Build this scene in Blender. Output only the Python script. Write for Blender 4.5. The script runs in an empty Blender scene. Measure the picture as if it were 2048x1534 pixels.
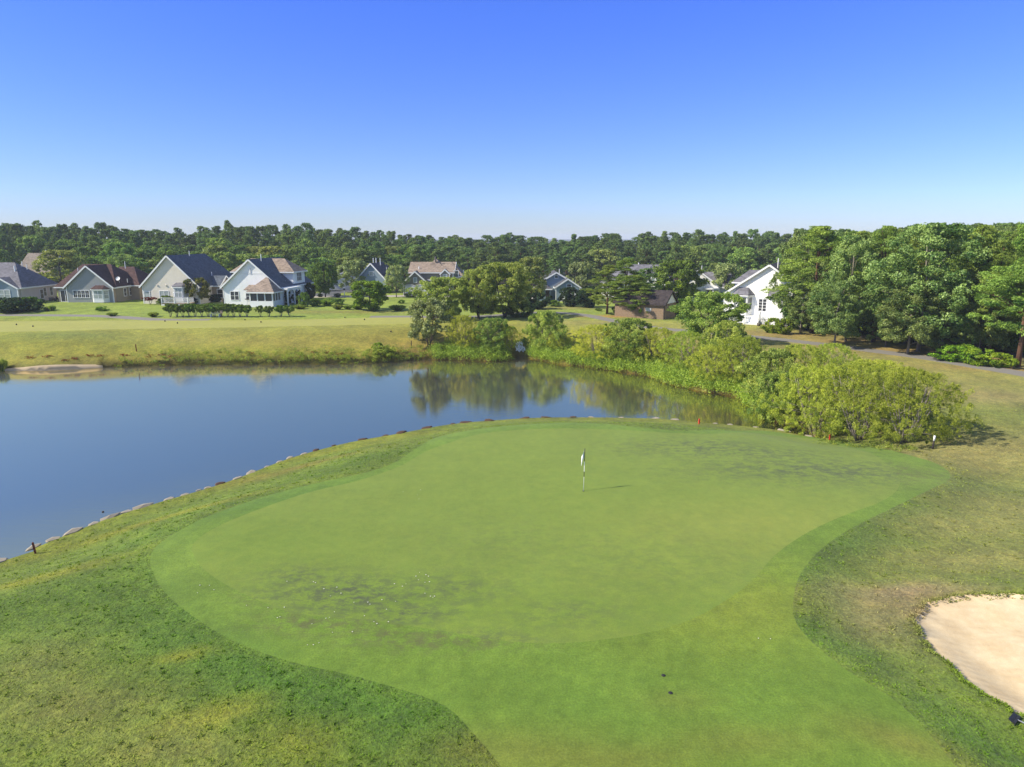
import bpy, math, random
import numpy as np
from mathutils import Vector, Matrix
from mathutils.geometry import delaunay_2d_cdt
C = bpy.context.scene.collection
PI = math.pi
RS = np.random.RandomState
random.seed(5)

# ------------------------------------------------------------------ camera model
CAMH, PITCH, F = 12.0, math.radians(12.1), 1365.0
cT, sT = math.cos(PITCH), math.sin(PITCH)
WATER, PLAT = -1.9, 1.0

def lin(h, k=1.0):
    h = h.lstrip('#')
    c = [int(h[i:i + 2], 16) / 255 for i in (0, 2, 4)]
    c = [x / 12.92 if x <= .04045 else ((x + .055) / 1.055) ** 2.4 for x in c]
    return tuple(x * k for x in c)
def ray(px, py):
    a, b = (px - 1024) / F, -(py - 767) / F
    return np.array([a, cT + b * sT, -sT + b * cT])
def at_z(px, py, z):
    d = ray(px, py); t = (z - CAMH) / d[2]
    return (d[0] * t, d[1] * t)
def proj(x, y, z):
    u = z - CAMH
    zc = y * cT - u * sT
    return 1024 + F * x / zc, 767 - F * (u * cT + y * sT) / zc
def mpp(y, z=1.0):                       # metres per photo pixel at ground distance y
    return (y * cT + (CAMH - z) * sT) / F
def z_of(py, y):                         # height seen at photo row py at ground distance y
    d = ray(1024, py); return CAMH + d[2] / d[1] * y

# ------------------------------------------------------------------ outlines
def spline(pts, closed=True, step=.5):
    P = [np.array(p, float) for p in pts]; n = len(P); out = []
    rng = range(n) if closed else range(n - 1)
    for i in rng:
        if closed: p0, p1, p2, p3 = P[i - 1], P[i], P[(i + 1) % n], P[(i + 2) % n]
        else: p0, p1, p2, p3 = P[max(i - 1, 0)], P[i], P[i + 1], P[min(i + 2, n - 1)]
        m = max(1, int(np.linalg.norm(p2 - p1) / step))
        for k in range(m):
            t = k / m
            out.append(.5 * ((2 * p1) + (-p0 + p2) * t + (2 * p0 - 5 * p1 + 4 * p2 - p3) * t * t + (-p0 + 3 * p1 - 3 * p2 + p3) * t ** 3))
    if not closed: out.append(P[-1])
    return np.array(out)
def _bl(n, m): return max(1, int(4e6 / m))
def inside(P, x, y):
    a, b = P, np.roll(P, -1, 0); r = np.zeros(len(x), bool); lo, hi = P.min(0), P.max(0)
    idx = np.where((x >= lo[0]) & (x <= hi[0]) & (y >= lo[1]) & (y <= hi[1]))[0]
    dy = b[:, 1] - a[:, 1]; dy = np.where(dy == 0, 1e-12, dy); sl = (b[:, 0] - a[:, 0]) / dy
    for k in range(0, len(idx), _bl(0, len(P))):
        i = idx[k:k + _bl(0, len(P))]; yy = y[i][:, None]; xx = x[i][:, None]
        c = ((a[:, 1] > yy) != (b[:, 1] > yy)) & (xx < sl * (yy - a[:, 1]) + a[:, 0])
        r[i] = c.sum(1) % 2 == 1
    return r
def dist(P, x, y, closed=True):
    a = P; b = np.roll(P, -1, 0)
    if not closed: a, b = P[:-1], P[1:]
    dx, dy = (b - a).T; L = dx * dx + dy * dy + 1e-12; out = np.empty(len(x))
    for k in range(0, len(x), _bl(0, len(P))):
        xx = x[k:k + _bl(0, len(P))][:, None]; yy = y[k:k + _bl(0, len(P))][:, None]
        t = np.clip(((xx - a[:, 0]) * dx + (yy - a[:, 1]) * dy) / L, 0, 1)
        out[k:k + _bl(0, len(P))] = np.sqrt(((xx - a[:, 0] - t * dx) ** 2 + (yy - a[:, 1] - t * dy) ** 2).min(1))
    return out
def sdist(P, x, y):
    d = dist(P, x, y); return np.where(inside(P, x, y), -d, d)
def ss(a, b, x):
    t = np.clip((x - a) / (b - a), 0, 1); return t * t * (3 - 2 * t)

near_shore = [(0, 1126), (70, 1098), (200, 1045), (300, 1012), (400, 983), (470, 960), (560, 925), (610, 909), (700, 886), (800, 868),
              (900, 850), (1000, 841), (1110, 836), (1300, 838), (1400, 846), (1480, 853), (1560, 862), (1640, 878)]
far_shore = [(1560, 838), (1510, 815), (1480, 794), (1400, 781), (1335, 766), (1300, 752), (1200, 737), (1100, 724), (1045, 716), (1000, 722), (870, 719),
             (800, 722), (700, 727), (450, 730), (300, 732), (200, 736), (100, 741), (0, 742)]
pn = [at_z(a, b, WATER + .45) for a, b in near_shore]
pf = [at_z(a, b, WATER) for a, b in far_shore]
POND = spline([(-60, 2), (-34, 16.5)] + pn + [(pn[-1][0] + 1.2, pn[-1][1] + 1.5)] + pf + [(-75, 71), (-110, 60), (-110, 15)], True, .7)

NEARL = np.concatenate([[(-60, 2), (-34, 16.5)], spline(pn, False, 1.0)])
FARL = np.concatenate([spline(pf, False, 1.0), [(-75, 71), (-110, 60)]])
def H0(x, y):
    x = np.atleast_1d(np.asarray(x, float)); y = np.atleast_1d(np.asarray(y, float))
    sd = sdist(POND, x, y)
    near = WATER + .5 + 1.4 * ss(0, 8, sd)
    far = WATER + .25 * np.clip(sd / .7, 0, 1) + 2.65 * ss(-2.5, 9.5, sd) - .05
    far = np.where(sd < 6, far, np.maximum(far, 0)) + .0
    dn = dist(NEARL, x, y, False); df = dist(FARL, x, y, False); m = ss(-.45, .45, (dn - df) / (dn + df + .3))
    z = near * (1 - m) + far * m
    # rolling ground
    z += .10 * np.sin(x * .21 + 1) * np.sin(y * .17) * ss(1, 8, sd) * (1 - ss(60, 90, y))
    z += .22 * np.sin(x * .09 + 2.1) * np.sin(y * .08 + x * .03) * ss(90, 115, y) * (1 - ss(108, 120, y)) * 0
    z -= .25 * np.exp(-((x - 25) ** 2 + (y - 36) ** 2) / 40)
    z = np.where(sd < 0, np.minimum(z, WATER + 1) * 0 + WATER - .05 + np.clip(sd * (2.6 if True else 1), -1.2, 0), z)
    w = (sd < 0) & (sd > -.12) & (dn < df)
    z = np.where(w, near, z)
    return z
_YS = np.concatenate([np.arange(6, 60, .5), np.arange(60, 130, .8), np.arange(130, 400, 4)])
def march(px, py, Hf):
    d = ray(px, py); sx, sz = d[0] / d[1], d[2] / d[1]
    # skip the part of the ray that is surely in the air
    ys = _YS[(CAMH + sz * _YS < 1.6)]
    if not len(ys): ys = _YS[-1:]
    ys = ys[:260]
    g = CAMH + sz * ys - Hf(sx * ys, ys); i = int(np.argmax(g < 0))
    if g[i] >= 0: y = ys[-1]; return sx * y, y
    lo, hi = ys[max(i - 1, 0)], ys[i]
    q = np.linspace(lo, hi, 12); g = CAMH + sz * q - Hf(sx * q, q); i = int(np.argmax(g < 0)); y = q[i]
    if i > 0: y = q[i - 1] + (q[i] - q[i - 1]) * g[i - 1] / (g[i - 1] - g[i] + 1e-9)
    return sx * y, y
def g0(px, py): return march(px, py, H0)
def jag(P):
    T = np.roll(P, -1, 0) - np.roll(P, 1, 0); T /= np.linalg.norm(T, axis=1)[:, None]; k = np.arange(len(P)); q = RS(4).normal(size=len(P)) * .02
    return P + np.stack([T[:, 1], -T[:, 0]], 1) * (.05 * np.sin(k * .9) * np.sin(k * .23) + .06 * np.sin(k * .13 + 1) + q)[:, None]
def outline(pts, step): return spline([g0(a, b) for a, b in pts], True, step)

GREEN = outline([(384, 1100), (398, 1076), (450, 1046), (530, 1014), (620, 984), (720, 960), (800, 932), (850, 904), (900, 885), (960, 868), (1050, 859), (1150, 857),
                 (1250, 860), (1350, 866), (1450, 866), (1560, 872), (1650, 882), (1720, 900), (1772, 925), (1798, 953), (1794, 980), (1760, 1004),
                 (1700, 1026), (1640, 1052), (1590, 1080), (1545, 1115), (1510, 1155), (1460, 1195), (1390, 1235), (1310, 1262), (1200, 1280), (1100, 1287),
                 (1000, 1281), (900, 1264), (820, 1252), (740, 1240), (600, 1228), (520, 1202), (450, 1168), (405, 1135)], .3)
FRINGE = outline([(300, 1122), (318, 1088), (370, 1055), (450, 1020), (540, 990), (640, 965), (720, 948), (785, 927), (835, 895), (890, 870), (980, 855), (1080, 847),
                  (1180, 846), (1290, 856), (1400, 861), (1500, 861), (1600, 871), (1700, 886), (1800, 905), (1865, 924), (1896, 942), (1898, 958), (1870, 974),
                  (1800, 1008), (1730, 1042), (1680, 1070), (1630, 1110), (1600, 1150), (1587, 1195), (1590, 1240), (1625, 1285), (1700, 1345), (1790, 1402),
                  (1860, 1470), (1930, 1560), (1985, 1660), (1500, 1800), (1080, 1660), (1010, 1545), (950, 1470), (890, 1412), (800, 1378), (700, 1350), (570, 1320), (460, 1278), (380, 1228),
                  (325, 1178)], .3)
BUNKER = jag(outline([(1837, 1222), (1853, 1203), (1900, 1193), (1960, 1193), (2048, 1200), (2130, 1204), (2200, 1235), (2260, 1300), (2270, 1390), (2180, 1440),
                  (2048, 1422), (2005, 1402), (1955, 1375), (1900, 1328), (1853, 1284), (1837, 1250)], .15))
TEE = outline([(-200, 645), (0, 643), (200, 641), (400, 641), (600, 639), (760, 635), (860, 636), (900, 641), (860, 646), (700, 650), (600, 652), (450, 655), (250, 658), (130, 661),
               (0, 664), (-200, 668)], 2)
BEACH = outline([(8, 741), (60, 733), (130, 729), (190, 729), (206, 735), (196, 745), (100, 752), (0, 754)], .8)
def band(pts, w, step=1.5):
    P = spline([g0(a, b) for a, b in pts], False, step); T = np.gradient(P, axis=0); T /= np.linalg.norm(T, axis=1)[:, None] + 1e-9
    N = np.stack([-T[:, 1], T[:, 0]], 1) * w / 2
    return np.concatenate([P + N, (P - N)[::-1]])
PATH = band([(2260, 790), (2120, 763), (2048, 748), (1950, 732), (1850, 715), (1750, 702), (1650, 689), (1560, 679), (1490, 672), (1400, 664), (1305, 655),
             (1225, 641), (1170, 630), (1110, 625), (1050, 626), (990, 631), (900, 634.5), (820, 633), (740, 633.5)], 2.3)
PATHW = band([(-250, 630), (-60, 630), (90, 630.5), (200, 632), (280, 637), (330, 639.6), (420, 639.6)], 2.4)
ROAD = band([(560, 594.5), (690, 593), (830, 592), (1000, 594), (1130, 600), (1190, 603)], 4.0)
DRIVE = band([(650, 592), (662, 585), (700, 582), (760, 580)], 5.0)
_zones = [('putting_green', GREEN), ('fringe', FRINGE), ('bunker_sand', BUNKER), ('tee_ground', TEE), ('sandy_shore', BEACH), ('cart_path', PATH),
          ('path', PATHW), ('road', ROAD), ('driveway', DRIVE)]

def Hn(x, y):
    x = np.atleast_1d(np.asarray(x, float)); y = np.atleast_1d(np.asarray(y, float))
    z = H0(x, y)
    nearm = (y < 60)
    sf = np.where(nearm, 9.0, 50.); sb = sf.copy()
    i = np.where(nearm)[0]
    if len(i):
        sf[i] = sdist(FRINGE, x[i], y[i]); sb[i] = sdist(BUNKER, x[i], y[i])
    # soft drop just outside the collar on the bunker side, low mound round the bunker
    z -= .30 * ss(0, 2.2, sf) * (1 - ss(3, 7, sf)) * ss(4, 9, x) * (1 - ss(33, 40, y))
    z += .22 * np.exp(-(np.clip(sb, 0, 9) / 1.6) ** 2) * (sb < 8)
    z = np.where(sb < 0, z - .13 * np.clip(-sb / .10, 0, 1) - .32 * ss(0.1, 1.6, -sb), z)
    # tee platform, a small step
    far = (y > 74) & (y < 110)
    return z
def Z(x, y): return float(Hn(x, y)[0])
def G(px, py):
    x, y = march(px, py, Hn); return (x, y, Z(x, y))

# ------------------------------------------------------------------ object helpers
def tag(o, label=None, cat=None, group=None, kind=None):
    for k, v in (('label', label), ('category', cat), ('group', group), ('kind', kind)):
        if v: o[k] = v
    return o
def link(o, parent=None):
    C.objects.link(o)
    if parent: o.parent = parent
    return o
def empty(name, loc=(0, 0, 0), rz=0, label=None, cat=None, group=None):
    o = bpy.data.objects.new(name, None); o.location = loc; o.rotation_euler = (0, 0, rz); o.empty_display_size = .2
    link(o); return tag(o, label, cat, group)
def npmesh(name, V, Fc, mat, smooth=False, tint=None, nrm=None):
    """V (n,3); Fc (m,k) fixed size faces"""
    me = bpy.data.meshes.new(name); V = np.asarray(V, np.float32); Fc = np.asarray(Fc, np.int32)
    m, k = Fc.shape
    me.vertices.add(len(V)); me.vertices.foreach_set('co', V.ravel())
    me.loops.add(m * k); me.loops.foreach_set('vertex_index', Fc.ravel())
    me.polygons.add(m); me.polygons.foreach_set('loop_start', np.arange(0, m * k, k, dtype=np.int32))
    me.polygons.foreach_set('loop_total', np.full(m, k, np.int32))
    me.polygons.foreach_set('use_smooth', np.full(m, smooth))
    if tint is not None:
        a = me.attributes.new('tint', 'FLOAT', 'FACE'); a.data.foreach_set('value', np.asarray(tint, np.float32))
    me.materials.append(mat); me.update(calc_edges=True)
    if nrm is not None: me.normals_split_custom_set_from_vertices(nrm)
    return me

class MB:
    def __init__(s, T=None): s.v = []; s.f = []; s.T = T
    def add(s, vs, fs):
        n = len(s.v)
        for p in vs:
            p = Vector(p); s.v.append(tuple(s.T @ p) if s.T else tuple(p))
        s.f += [tuple(i + n for i in f) for f in fs]; return s
    def box(s, x0, x1, y0, y1, z0, z1):
        return s.add([(x, y, z) for z in (z0, z1) for x, y in ((x0, y0), (x1, y0), (x1, y1), (x0, y1))],
                     [(3, 2, 1, 0), (4, 5, 6, 7), (0, 1, 5, 4), (1, 2, 6, 5), (2, 3, 7, 6), (3, 0, 4, 7)])
    def prism(s, poly, vec):
        n = len(poly); vec = Vector(vec)
        return s.add([Vector(p) for p in poly] + [Vector(p) + vec for p in poly],
                     [tuple(range(n))[::-1], tuple(range(n, 2 * n))] + [(i, (i + 1) % n, n + (i + 1) % n, n + i) for i in range(n)])
    def beam(s, p, q, w, h, up=(0, 0, 1)):
        p, q = Vector(p), Vector(q); d = (q - p).normalized(); up = Vector(up)
        if abs(d.dot(up)) > .98: up = Vector((0, 1, 0))
        r = d.cross(up).normalized() * (w / 2); u = r.cross(d).normalized() * (h / 2)
        return s.prism([p - r - u, p + r - u, p + r + u, p - r + u], q - p)
    def tube(s, pts, rad, n=8):
        pts = [Vector(p) for p in pts]; vs = []; fs = []
        for i, p in enumerate(pts):
            d = (pts[min(i + 1, len(pts) - 1)] - pts[max(i - 1, 0)]).normalized()
            a = Vector((1, 0, 0)) if abs(d.x) < .8 else Vector((0, 1, 0)); r = d.cross(a).normalized(); u = d.cross(r)
            for k in range(n):
                t = 2 * PI * k / n; vs.append(p + (r * math.cos(t) + u * math.sin(t)) * rad[i])
        for i in range(len(pts) - 1):
            for k in range(n): fs.append((i * n + k, i * n + (k + 1) % n, (i + 1) * n + (k + 1) % n, (i + 1) * n + k))
        fs += [tuple(range(n))[::-1], tuple((len(pts) - 1) * n + k for k in range(n))]
        return s.add(vs, fs)
    def lathe(s, prof, n=16, c=(0, 0)):
        vs = []; fs = []
        for r, z in prof:
            for k in range(n): vs.append((c[0] + r * math.cos(2 * PI * k / n), c[1] + r * math.sin(2 * PI * k / n), z))
        for i in range(len(prof) - 1):
            for k in range(n): fs.append((i * n + k, i * n + (k + 1) % n, (i + 1) * n + (k + 1) % n, (i + 1) * n + k))
        fs += [tuple(range(n))[::-1], tuple((len(prof) - 1) * n + k for k in range(n))]
        return s.add(vs, fs)
    def build(s, name, mat, parent=None, smooth=False, label=None):
        me = bpy.data.meshes.new(name); me.from_pydata(s.v, [], s.f); me.materials.append(mat); me.update()
        if smooth: me.polygons.foreach_set('use_smooth', [True] * len(me.polygons))
        o = bpy.data.objects.new(name, me); link(o, parent)
        if label: o['label'] = label
        return o
def copy_tree(o, parent=None):
    c = o.copy(); C.objects.link(c); c.parent = parent
    for ch in [k for k in o.children]: copy_tree(ch, c)
    return c

# ------------------------------------------------------------------ materials
def newmat(name):
    m = bpy.data.materials.new(name); m.use_nodes = True; nt = m.node_tree; nt.nodes.clear()
    return m, nt, nt.nodes.new('ShaderNodeOutputMaterial')
def N(nt, t, **kw):
    n = nt.nodes.new(t)
    for k, v in kw.items():
        if k.startswith('_'): setattr(n, k[1:], v)
        else: n.inputs[k.replace('_', ' ')].default_value = v
    return n
def mixc(nt, fac, a, b, mode='MIX'):
    n = nt.nodes.new('ShaderNodeMix'); n.data_type = 'RGBA'; n.blend_type = mode; n.clamp_result = False
    for i, v in ((0, fac), (6, a), (7, b)):
        if isinstance(v, bpy.types.NodeSocket): nt.links.new(v, n.inputs[i])
        elif i == 0: n.inputs[i].default_value = v
        else: n.inputs[i].default_value = (*v, 1)
    return n.outputs[2]
def ramp(nt, src, stops):
    r = nt.nodes.new('ShaderNodeMapRange'); r.inputs[1].default_value, r.inputs[2].default_value, r.inputs[3].default_value, r.inputs[4].default_value = stops
    nt.links.new(src, r.inputs[0]); return r.outputs[0]
def noise(nt, scale, detail=3, rough=.55, stretch=None, gen=False):
    tc = nt.nodes.new('ShaderNodeTexCoord'); src = tc.outputs['Object']
    if stretch:
        mp = nt.nodes.new('ShaderNodeMapping'); mp.inputs['Scale'].default_value = stretch; nt.links.new(src, mp.inputs[0]); src = mp.outputs[0]
    n = N(nt, 'ShaderNodeTexNoise', Scale=scale, Detail=detail, Roughness=rough); nt.links.new(src, n.inputs['Vector']); return n.outputs['Fac']
def bump(nt, h, strength, distance):
    b = N(nt, 'ShaderNodeBump', Strength=strength, Distance=distance); nt.links.new(h, b.inputs['Height']); return b.outputs[0]
def simple(name, col, rough=.7, var=.12, scale=3, spec=.3, metallic=0, bmp=0, stretch=None):
    m, nt, out = newmat(name)
    p = N(nt, 'ShaderNodeBsdfPrincipled', Roughness=rough, Metallic=metallic); p.inputs['Specular IOR Level'].default_value = spec
    n = noise(nt, scale, 4, .6, stretch)
    c = mixc(nt, n, tuple(x * (1 - var) for x in col), tuple(x * (1 + var) for x in col))
    nt.links.new(c, p.inputs['Base Color'])
    if bmp: nt.links.new(bump(nt, n, bmp, .02), p.inputs['Normal'])
    nt.links.new(p.outputs[0], out.inputs[0]); return m

def grass_mat(name, fine, con, bstr, bdist, patch=0, yellow=.25):
    m, nt, out = newmat(name)
    a = N(nt, 'ShaderNodeAttribute', _attribute_name='Col'); d = N(nt, 'ShaderNodeAttribute', _attribute_name='dark')
    big = noise(nt, .35, 5, .65); mid = noise(nt, 2.6, 7, .78, (1, .8, 1)); fn = noise(nt, fine, 3, .75)
    k1 = ramp(nt, big, (.3, .7, 1 - con * .6, 1 + con * .6)); k2 = ramp(nt, mid, (.3, .7, 1 - con * .8, 1 + con * .8)); k3 = ramp(nt, fn, (.28, .72, 1 - con, 1 + con))
    c = mixc(nt, 1, a.outputs['Color'], k1, 'MULTIPLY'); c = mixc(nt, 1, c, k2, 'MULTIPLY'); c = mixc(nt, 1, c, k3, 'MULTIPLY')
    yn = ramp(nt, noise(nt, 1.4, 8, .85), (.42, .68, 0, yellow))
    y2 = mixc(nt, 1, c, (1.6, 1.2, 1.05), 'MULTIPLY'); c = mixc(nt, yn, c, y2)
    if patch:
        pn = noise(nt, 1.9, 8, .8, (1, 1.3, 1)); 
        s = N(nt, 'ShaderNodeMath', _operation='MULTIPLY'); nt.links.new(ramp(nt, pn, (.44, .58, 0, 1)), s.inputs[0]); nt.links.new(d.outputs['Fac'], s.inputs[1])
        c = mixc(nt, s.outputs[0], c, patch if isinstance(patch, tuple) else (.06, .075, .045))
    p = N(nt, 'ShaderNodeBsdfPrincipled', Roughness=.85); p.inputs['Specular IOR Level'].default_value = .15
    p.inputs['Sheen Weight'].default_value = .05
    nt.links.new(c, p.inputs['Base Color'])
    add = N(nt, 'ShaderNodeMath', _operation='ADD'); nt.links.new(fn, add.inputs[0]); nt.links.new(mid, add.inputs[1])
    nt.links.new(bump(nt, add.outputs[0], bstr, bdist), p.inputs['Normal'])
    nt.links.new(p.outputs[0], out.inputs[0]); return m

def leaf_mat(name, c1, c2, trans=.32, ov=.18, gloss=.025):
    m, nt, out = newmat(name)
    a = N(nt, 'ShaderNodeAttribute', _attribute_name='tint'); oi = N(nt, 'ShaderNodeObjectInfo')
    c = mixc(nt, a.outputs['Fac'], c1, c2)
    c = mixc(nt, 1, c, ramp(nt, oi.outputs['Random'], (0, 1, 1 - ov, 1 + ov)), 'MULTIPLY')
    hs = N(nt, 'ShaderNodeHueSaturation'); 
    mul = N(nt, 'ShaderNodeMath', _operation='MULTIPLY'); nt.links.new(oi.outputs['Random'], mul.inputs[0]); mul.inputs[1].default_value = 7.31
    fr = N(nt, 'ShaderNodeMath', _operation='FRACT'); nt.links.new(mul.outputs[0], fr.inputs[0])
    nt.links.new(ramp(nt, fr.outputs[0], (0, 1, .48, .515)), hs.inputs['Hue']); nt.links.new(c, hs.inputs['Color']); c = hs.outputs[0]
    c = mixc(nt, 1, c, (1.17, 1.12, .88), 'MULTIPLY')
    df = N(nt, 'ShaderNodeBsdfDiffuse'); tr = N(nt, 'ShaderNodeBsdfTranslucent'); gl = N(nt, 'ShaderNodeBsdfGlossy', Roughness=.5)
    nt.links.new(c, df.inputs[0]); nt.links.new(mixc(nt, 1, c, (1.1, 1.15, .5), 'MULTIPLY'), tr.inputs[0]); gl.inputs[0].default_value = (.6, .65, .6, 1)
    m1 = N(nt, 'ShaderNodeMixShader', Fac=trans); nt.links.new(df.outputs[0], m1.inputs[1]); nt.links.new(tr.outputs[0], m1.inputs[2])
    m2 = N(nt, 'ShaderNodeMixShader', Fac=gloss); nt.links.new(m1.outputs[0], m2.inputs[1]); nt.links.new(gl.outputs[0], m2.inputs[2])
    nt.links.new(m2.outputs[0], out.inputs[0]); return m

def siding_mat(name, col, period=.16, dark=.82, rough=.55):
    m, nt, out = newmat(name)
    tc = nt.nodes.new('ShaderNodeTexCoord'); sp = nt.nodes.new('ShaderNodeSeparateXYZ'); nt.links.new(tc.outputs['Object'], sp.inputs[0])
    md = N(nt, 'ShaderNodeMath', _operation='DIVIDE'); nt.links.new(sp.outputs[2], md.inputs[0]); md.inputs[1].default_value = period
    fr = N(nt, 'ShaderNodeMath', _operation='FRACT'); nt.links.new(md.outputs[0], fr.inputs[0])
    k = ramp(nt, fr.outputs[0], (0, .18, dark, 1)); n = noise(nt, .8, 5, .6); kn = ramp(nt, n, (.3, .7, .93, 1.05))
    c = mixc(nt, 1, col, k, 'MULTIPLY'); c = mixc(nt, 1, c, kn, 'MULTIPLY')
    p = N(nt, 'ShaderNodeBsdfPrincipled', Roughness=rough); p.inputs['Specular IOR Level'].default_value = .25
    nt.links.new(c, p.inputs['Base Color']); nt.links.new(bump(nt, fr.outputs[0], .5, .02), p.inputs['Normal'])
    nt.links.new(p.outputs[0], out.inputs[0]); return m
def roof_mat(name, col, var=.28):
    m, nt, out = newmat(name)
    tc = nt.nodes.new('ShaderNodeTexCoord')
    vo = N(nt, 'ShaderNodeTexVoronoi', Scale=3.2); mp = N(nt, 'ShaderNodeMapping'); mp.inputs['Scale'].default_value = (1, 1, 2.4); nt.links.new(tc.outputs['Object'], mp.inputs[0]); nt.links.new(mp.outputs[0], vo.inputs['Vector'])
    sp = nt.nodes.new('ShaderNodeSeparateColor'); nt.links.new(vo.outputs['Color'], sp.inputs[0])
    k = ramp(nt, sp.outputs[0], (0, 1, 1 - var, 1 + var)); n = noise(nt, .6, 5, .65); kn = ramp(nt, n, (.3, .7, .85, 1.15))
    c = mixc(nt, 1, col, k, 'MULTIPLY'); c = mixc(nt, 1, c, kn, 'MULTIPLY')
    p = N(nt, 'ShaderNodeBsdfPrincipled', Roughness=.9); p.inputs['Specular IOR Level'].default_value = .2
    nt.links.new(c, p.inputs['Base Color']); nt.links.new(p.outputs[0], out.inputs[0]); return m

# ------------------------------------------------------------------ terrain colours (real colour of the turf, fixed to the ground)
K = .43
col = {k: np.array(lin(v, K)) for k, v in dict(
    green='#92b25f', fringe='#84ac50', rough='#84a34c', lush='#62923f', dry='#b7b069', yellow='#a3b04a', slope='#b3c05e', tee='#c6cf7e', lawn='#a4c45c',
    sand='#e0c8a0', brown='#b0864f', straw='#d69c58', floor='#4a4428', forest='#26331c', mud='#6a5840', bare='#c9a98c', darkg='#3f6a2c', farlush='#6b9a4c').items()}
for k_ in ('green', 'fringe', 'rough', 'lush', 'yellow', 'slope', 'tee', 'lawn', 'darkg', 'farlush'): col[k_] = col[k_] * np.array([1.10, 1.02, .62])
# near-side patches: (px, py, rx m, ry m, rotation deg, colour, strength)
BLOBS = [(1000, 1500, 1.4, 1.2, 0, 'fringe', .5), (1720, 1330, 1.3, .8, -35, 'fringe', .45), (1850, 1440, 1.5, .7, -35, 'fringe', .4), (60, 1250, 9, 3.2, 10, 'lush', .45), (400, 1250, 4.4, 2.0, -40, 'lush', .8), (230, 1150, 4.0, 1.8, 30, 'lush', .35), (700, 1400, 5.5, 1.7, -28, 'lush', 1), (520, 1330, 3.4, 1.3, -35, 'lush', .8), (900, 1470, 1.8, 1.6, 0, 'lush', .9),
         (300, 1080, 3.2, 1.6, 35, 'lush', .55), (480, 1000, 4.6, 1.0, 28, 'lush', .6), (620, 955, 4.5, .9, 25, 'lush', .55), (740, 915, 5.0, 1.0, 25, 'lush', .5), (950, 850, 7, 1.2, 8, 'farlush', .8), (1400, 860, 9, .9, -3, 'lush', .4),
         (1690, 1090, 3.4, 1.5, 30, 'lush', 1), (1640, 1170, 1.5, 2.6, 12, 'lush', 1), (1640, 1245, 1.3, 1.4, -10, 'lush', .9), (1800, 1020, 3.6, 1.0, 25, 'lush', 1), (1930, 965, 3.5, 1.6, 0, 'lush', .95), (1700, 1290, 1.5, .9, -30, 'lush', .6),
         (1850, 1400, 1.4, 1.0, -40, 'lush', .45), (1960, 1480, 1.6, 1.0, -40, 'lush', .7), (2040, 1530, 2, 1, -30, 'lush', .5),
         (100, 1150, 7, .8, 25, 'yellow', .8), (330, 1035, 6, .7, 28, 'yellow', .9), (560, 945, 6, .8, 28, 'brown', .45), (650, 905, 6, .7, 25, 'yellow', .8), (780, 875, 6, .7, 18, 'yellow', .8),
         (1480, 850, 8, .7, -2, 'dry', .8), (1700, 872, 5, .5, -12, 'dry', .7),
         (1800, 1190, 3, 1.5, 0, 'dry', .65), (1760, 1240, 1.6, 1.8, 20, 'bare', .35), (1830, 1175, 2.2, .7, 0, 'bare', .6), (1950, 1110, 5, 1.6, 0, 'dry', .6), (1900, 1040, 4, 1.8, 0, 'dry', .5), (1850, 1225, .6, .7, 0, 'bare', .6),
         (2000, 900, 7, 5, 0, 'dry', .75), (1900, 900, 4, 3, 0, 'dry', .5), (2040, 1010, 4, 3, 0, 'dry', .5), (1980, 790, 8, 3.5, -10, 'dry', .8), (1880, 780, 6, 3, -15, 'bare', .35), (1900, 757, 5, 1.0, -12, 'bare', .75), (1790, 727, 3.2, .9, -10, 'bare', .85), (1970, 742, 4, .5, -12, 'bare', .6),
         (1760, 712, 9, 2.0, -12, 'dry', .8),
         (430, 1430, 1.3, .5, 20, 'yellow', .8), (370, 1310, .9, .3, 20, 'yellow', .8), (600, 1480, 1.2, .8, 0, 'yellow', .45), (150, 1420, 2.6, 1.2, 0, 'dry', .35), (60, 1330, 2, 1.5, 0, 'dry', .3), (330, 1500, 2, .8, 0, 'dry', .35),
         (1000, 1500, 2.2, .9, 0, 'brown', .28), (1240, 1520, 2.0, .6, 0, 'brown', .25), (1350, 1400, 1.2, .5, 0, 'brown', .2), (1500, 1480, 2, .6, 0, 'brown', .25), (1800, 1480, 1.6, .6, -30, 'brown', .35),
         (600, 1290, 2.4, .8, -20, 'yellow', .3), (1560, 1180, 1.1, 2.2, 20, 'yellow', .35), (285, 1110, 1.5, 1.6, 20, 'fringe', .75), (320, 1190, 1.3, .8, -45, 'fringe', .6), (400, 1040, 3.0, .5, 30, 'fringe', .5), (420, 1262, 1.2, .45, -35, 'fringe', .4)]
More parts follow.
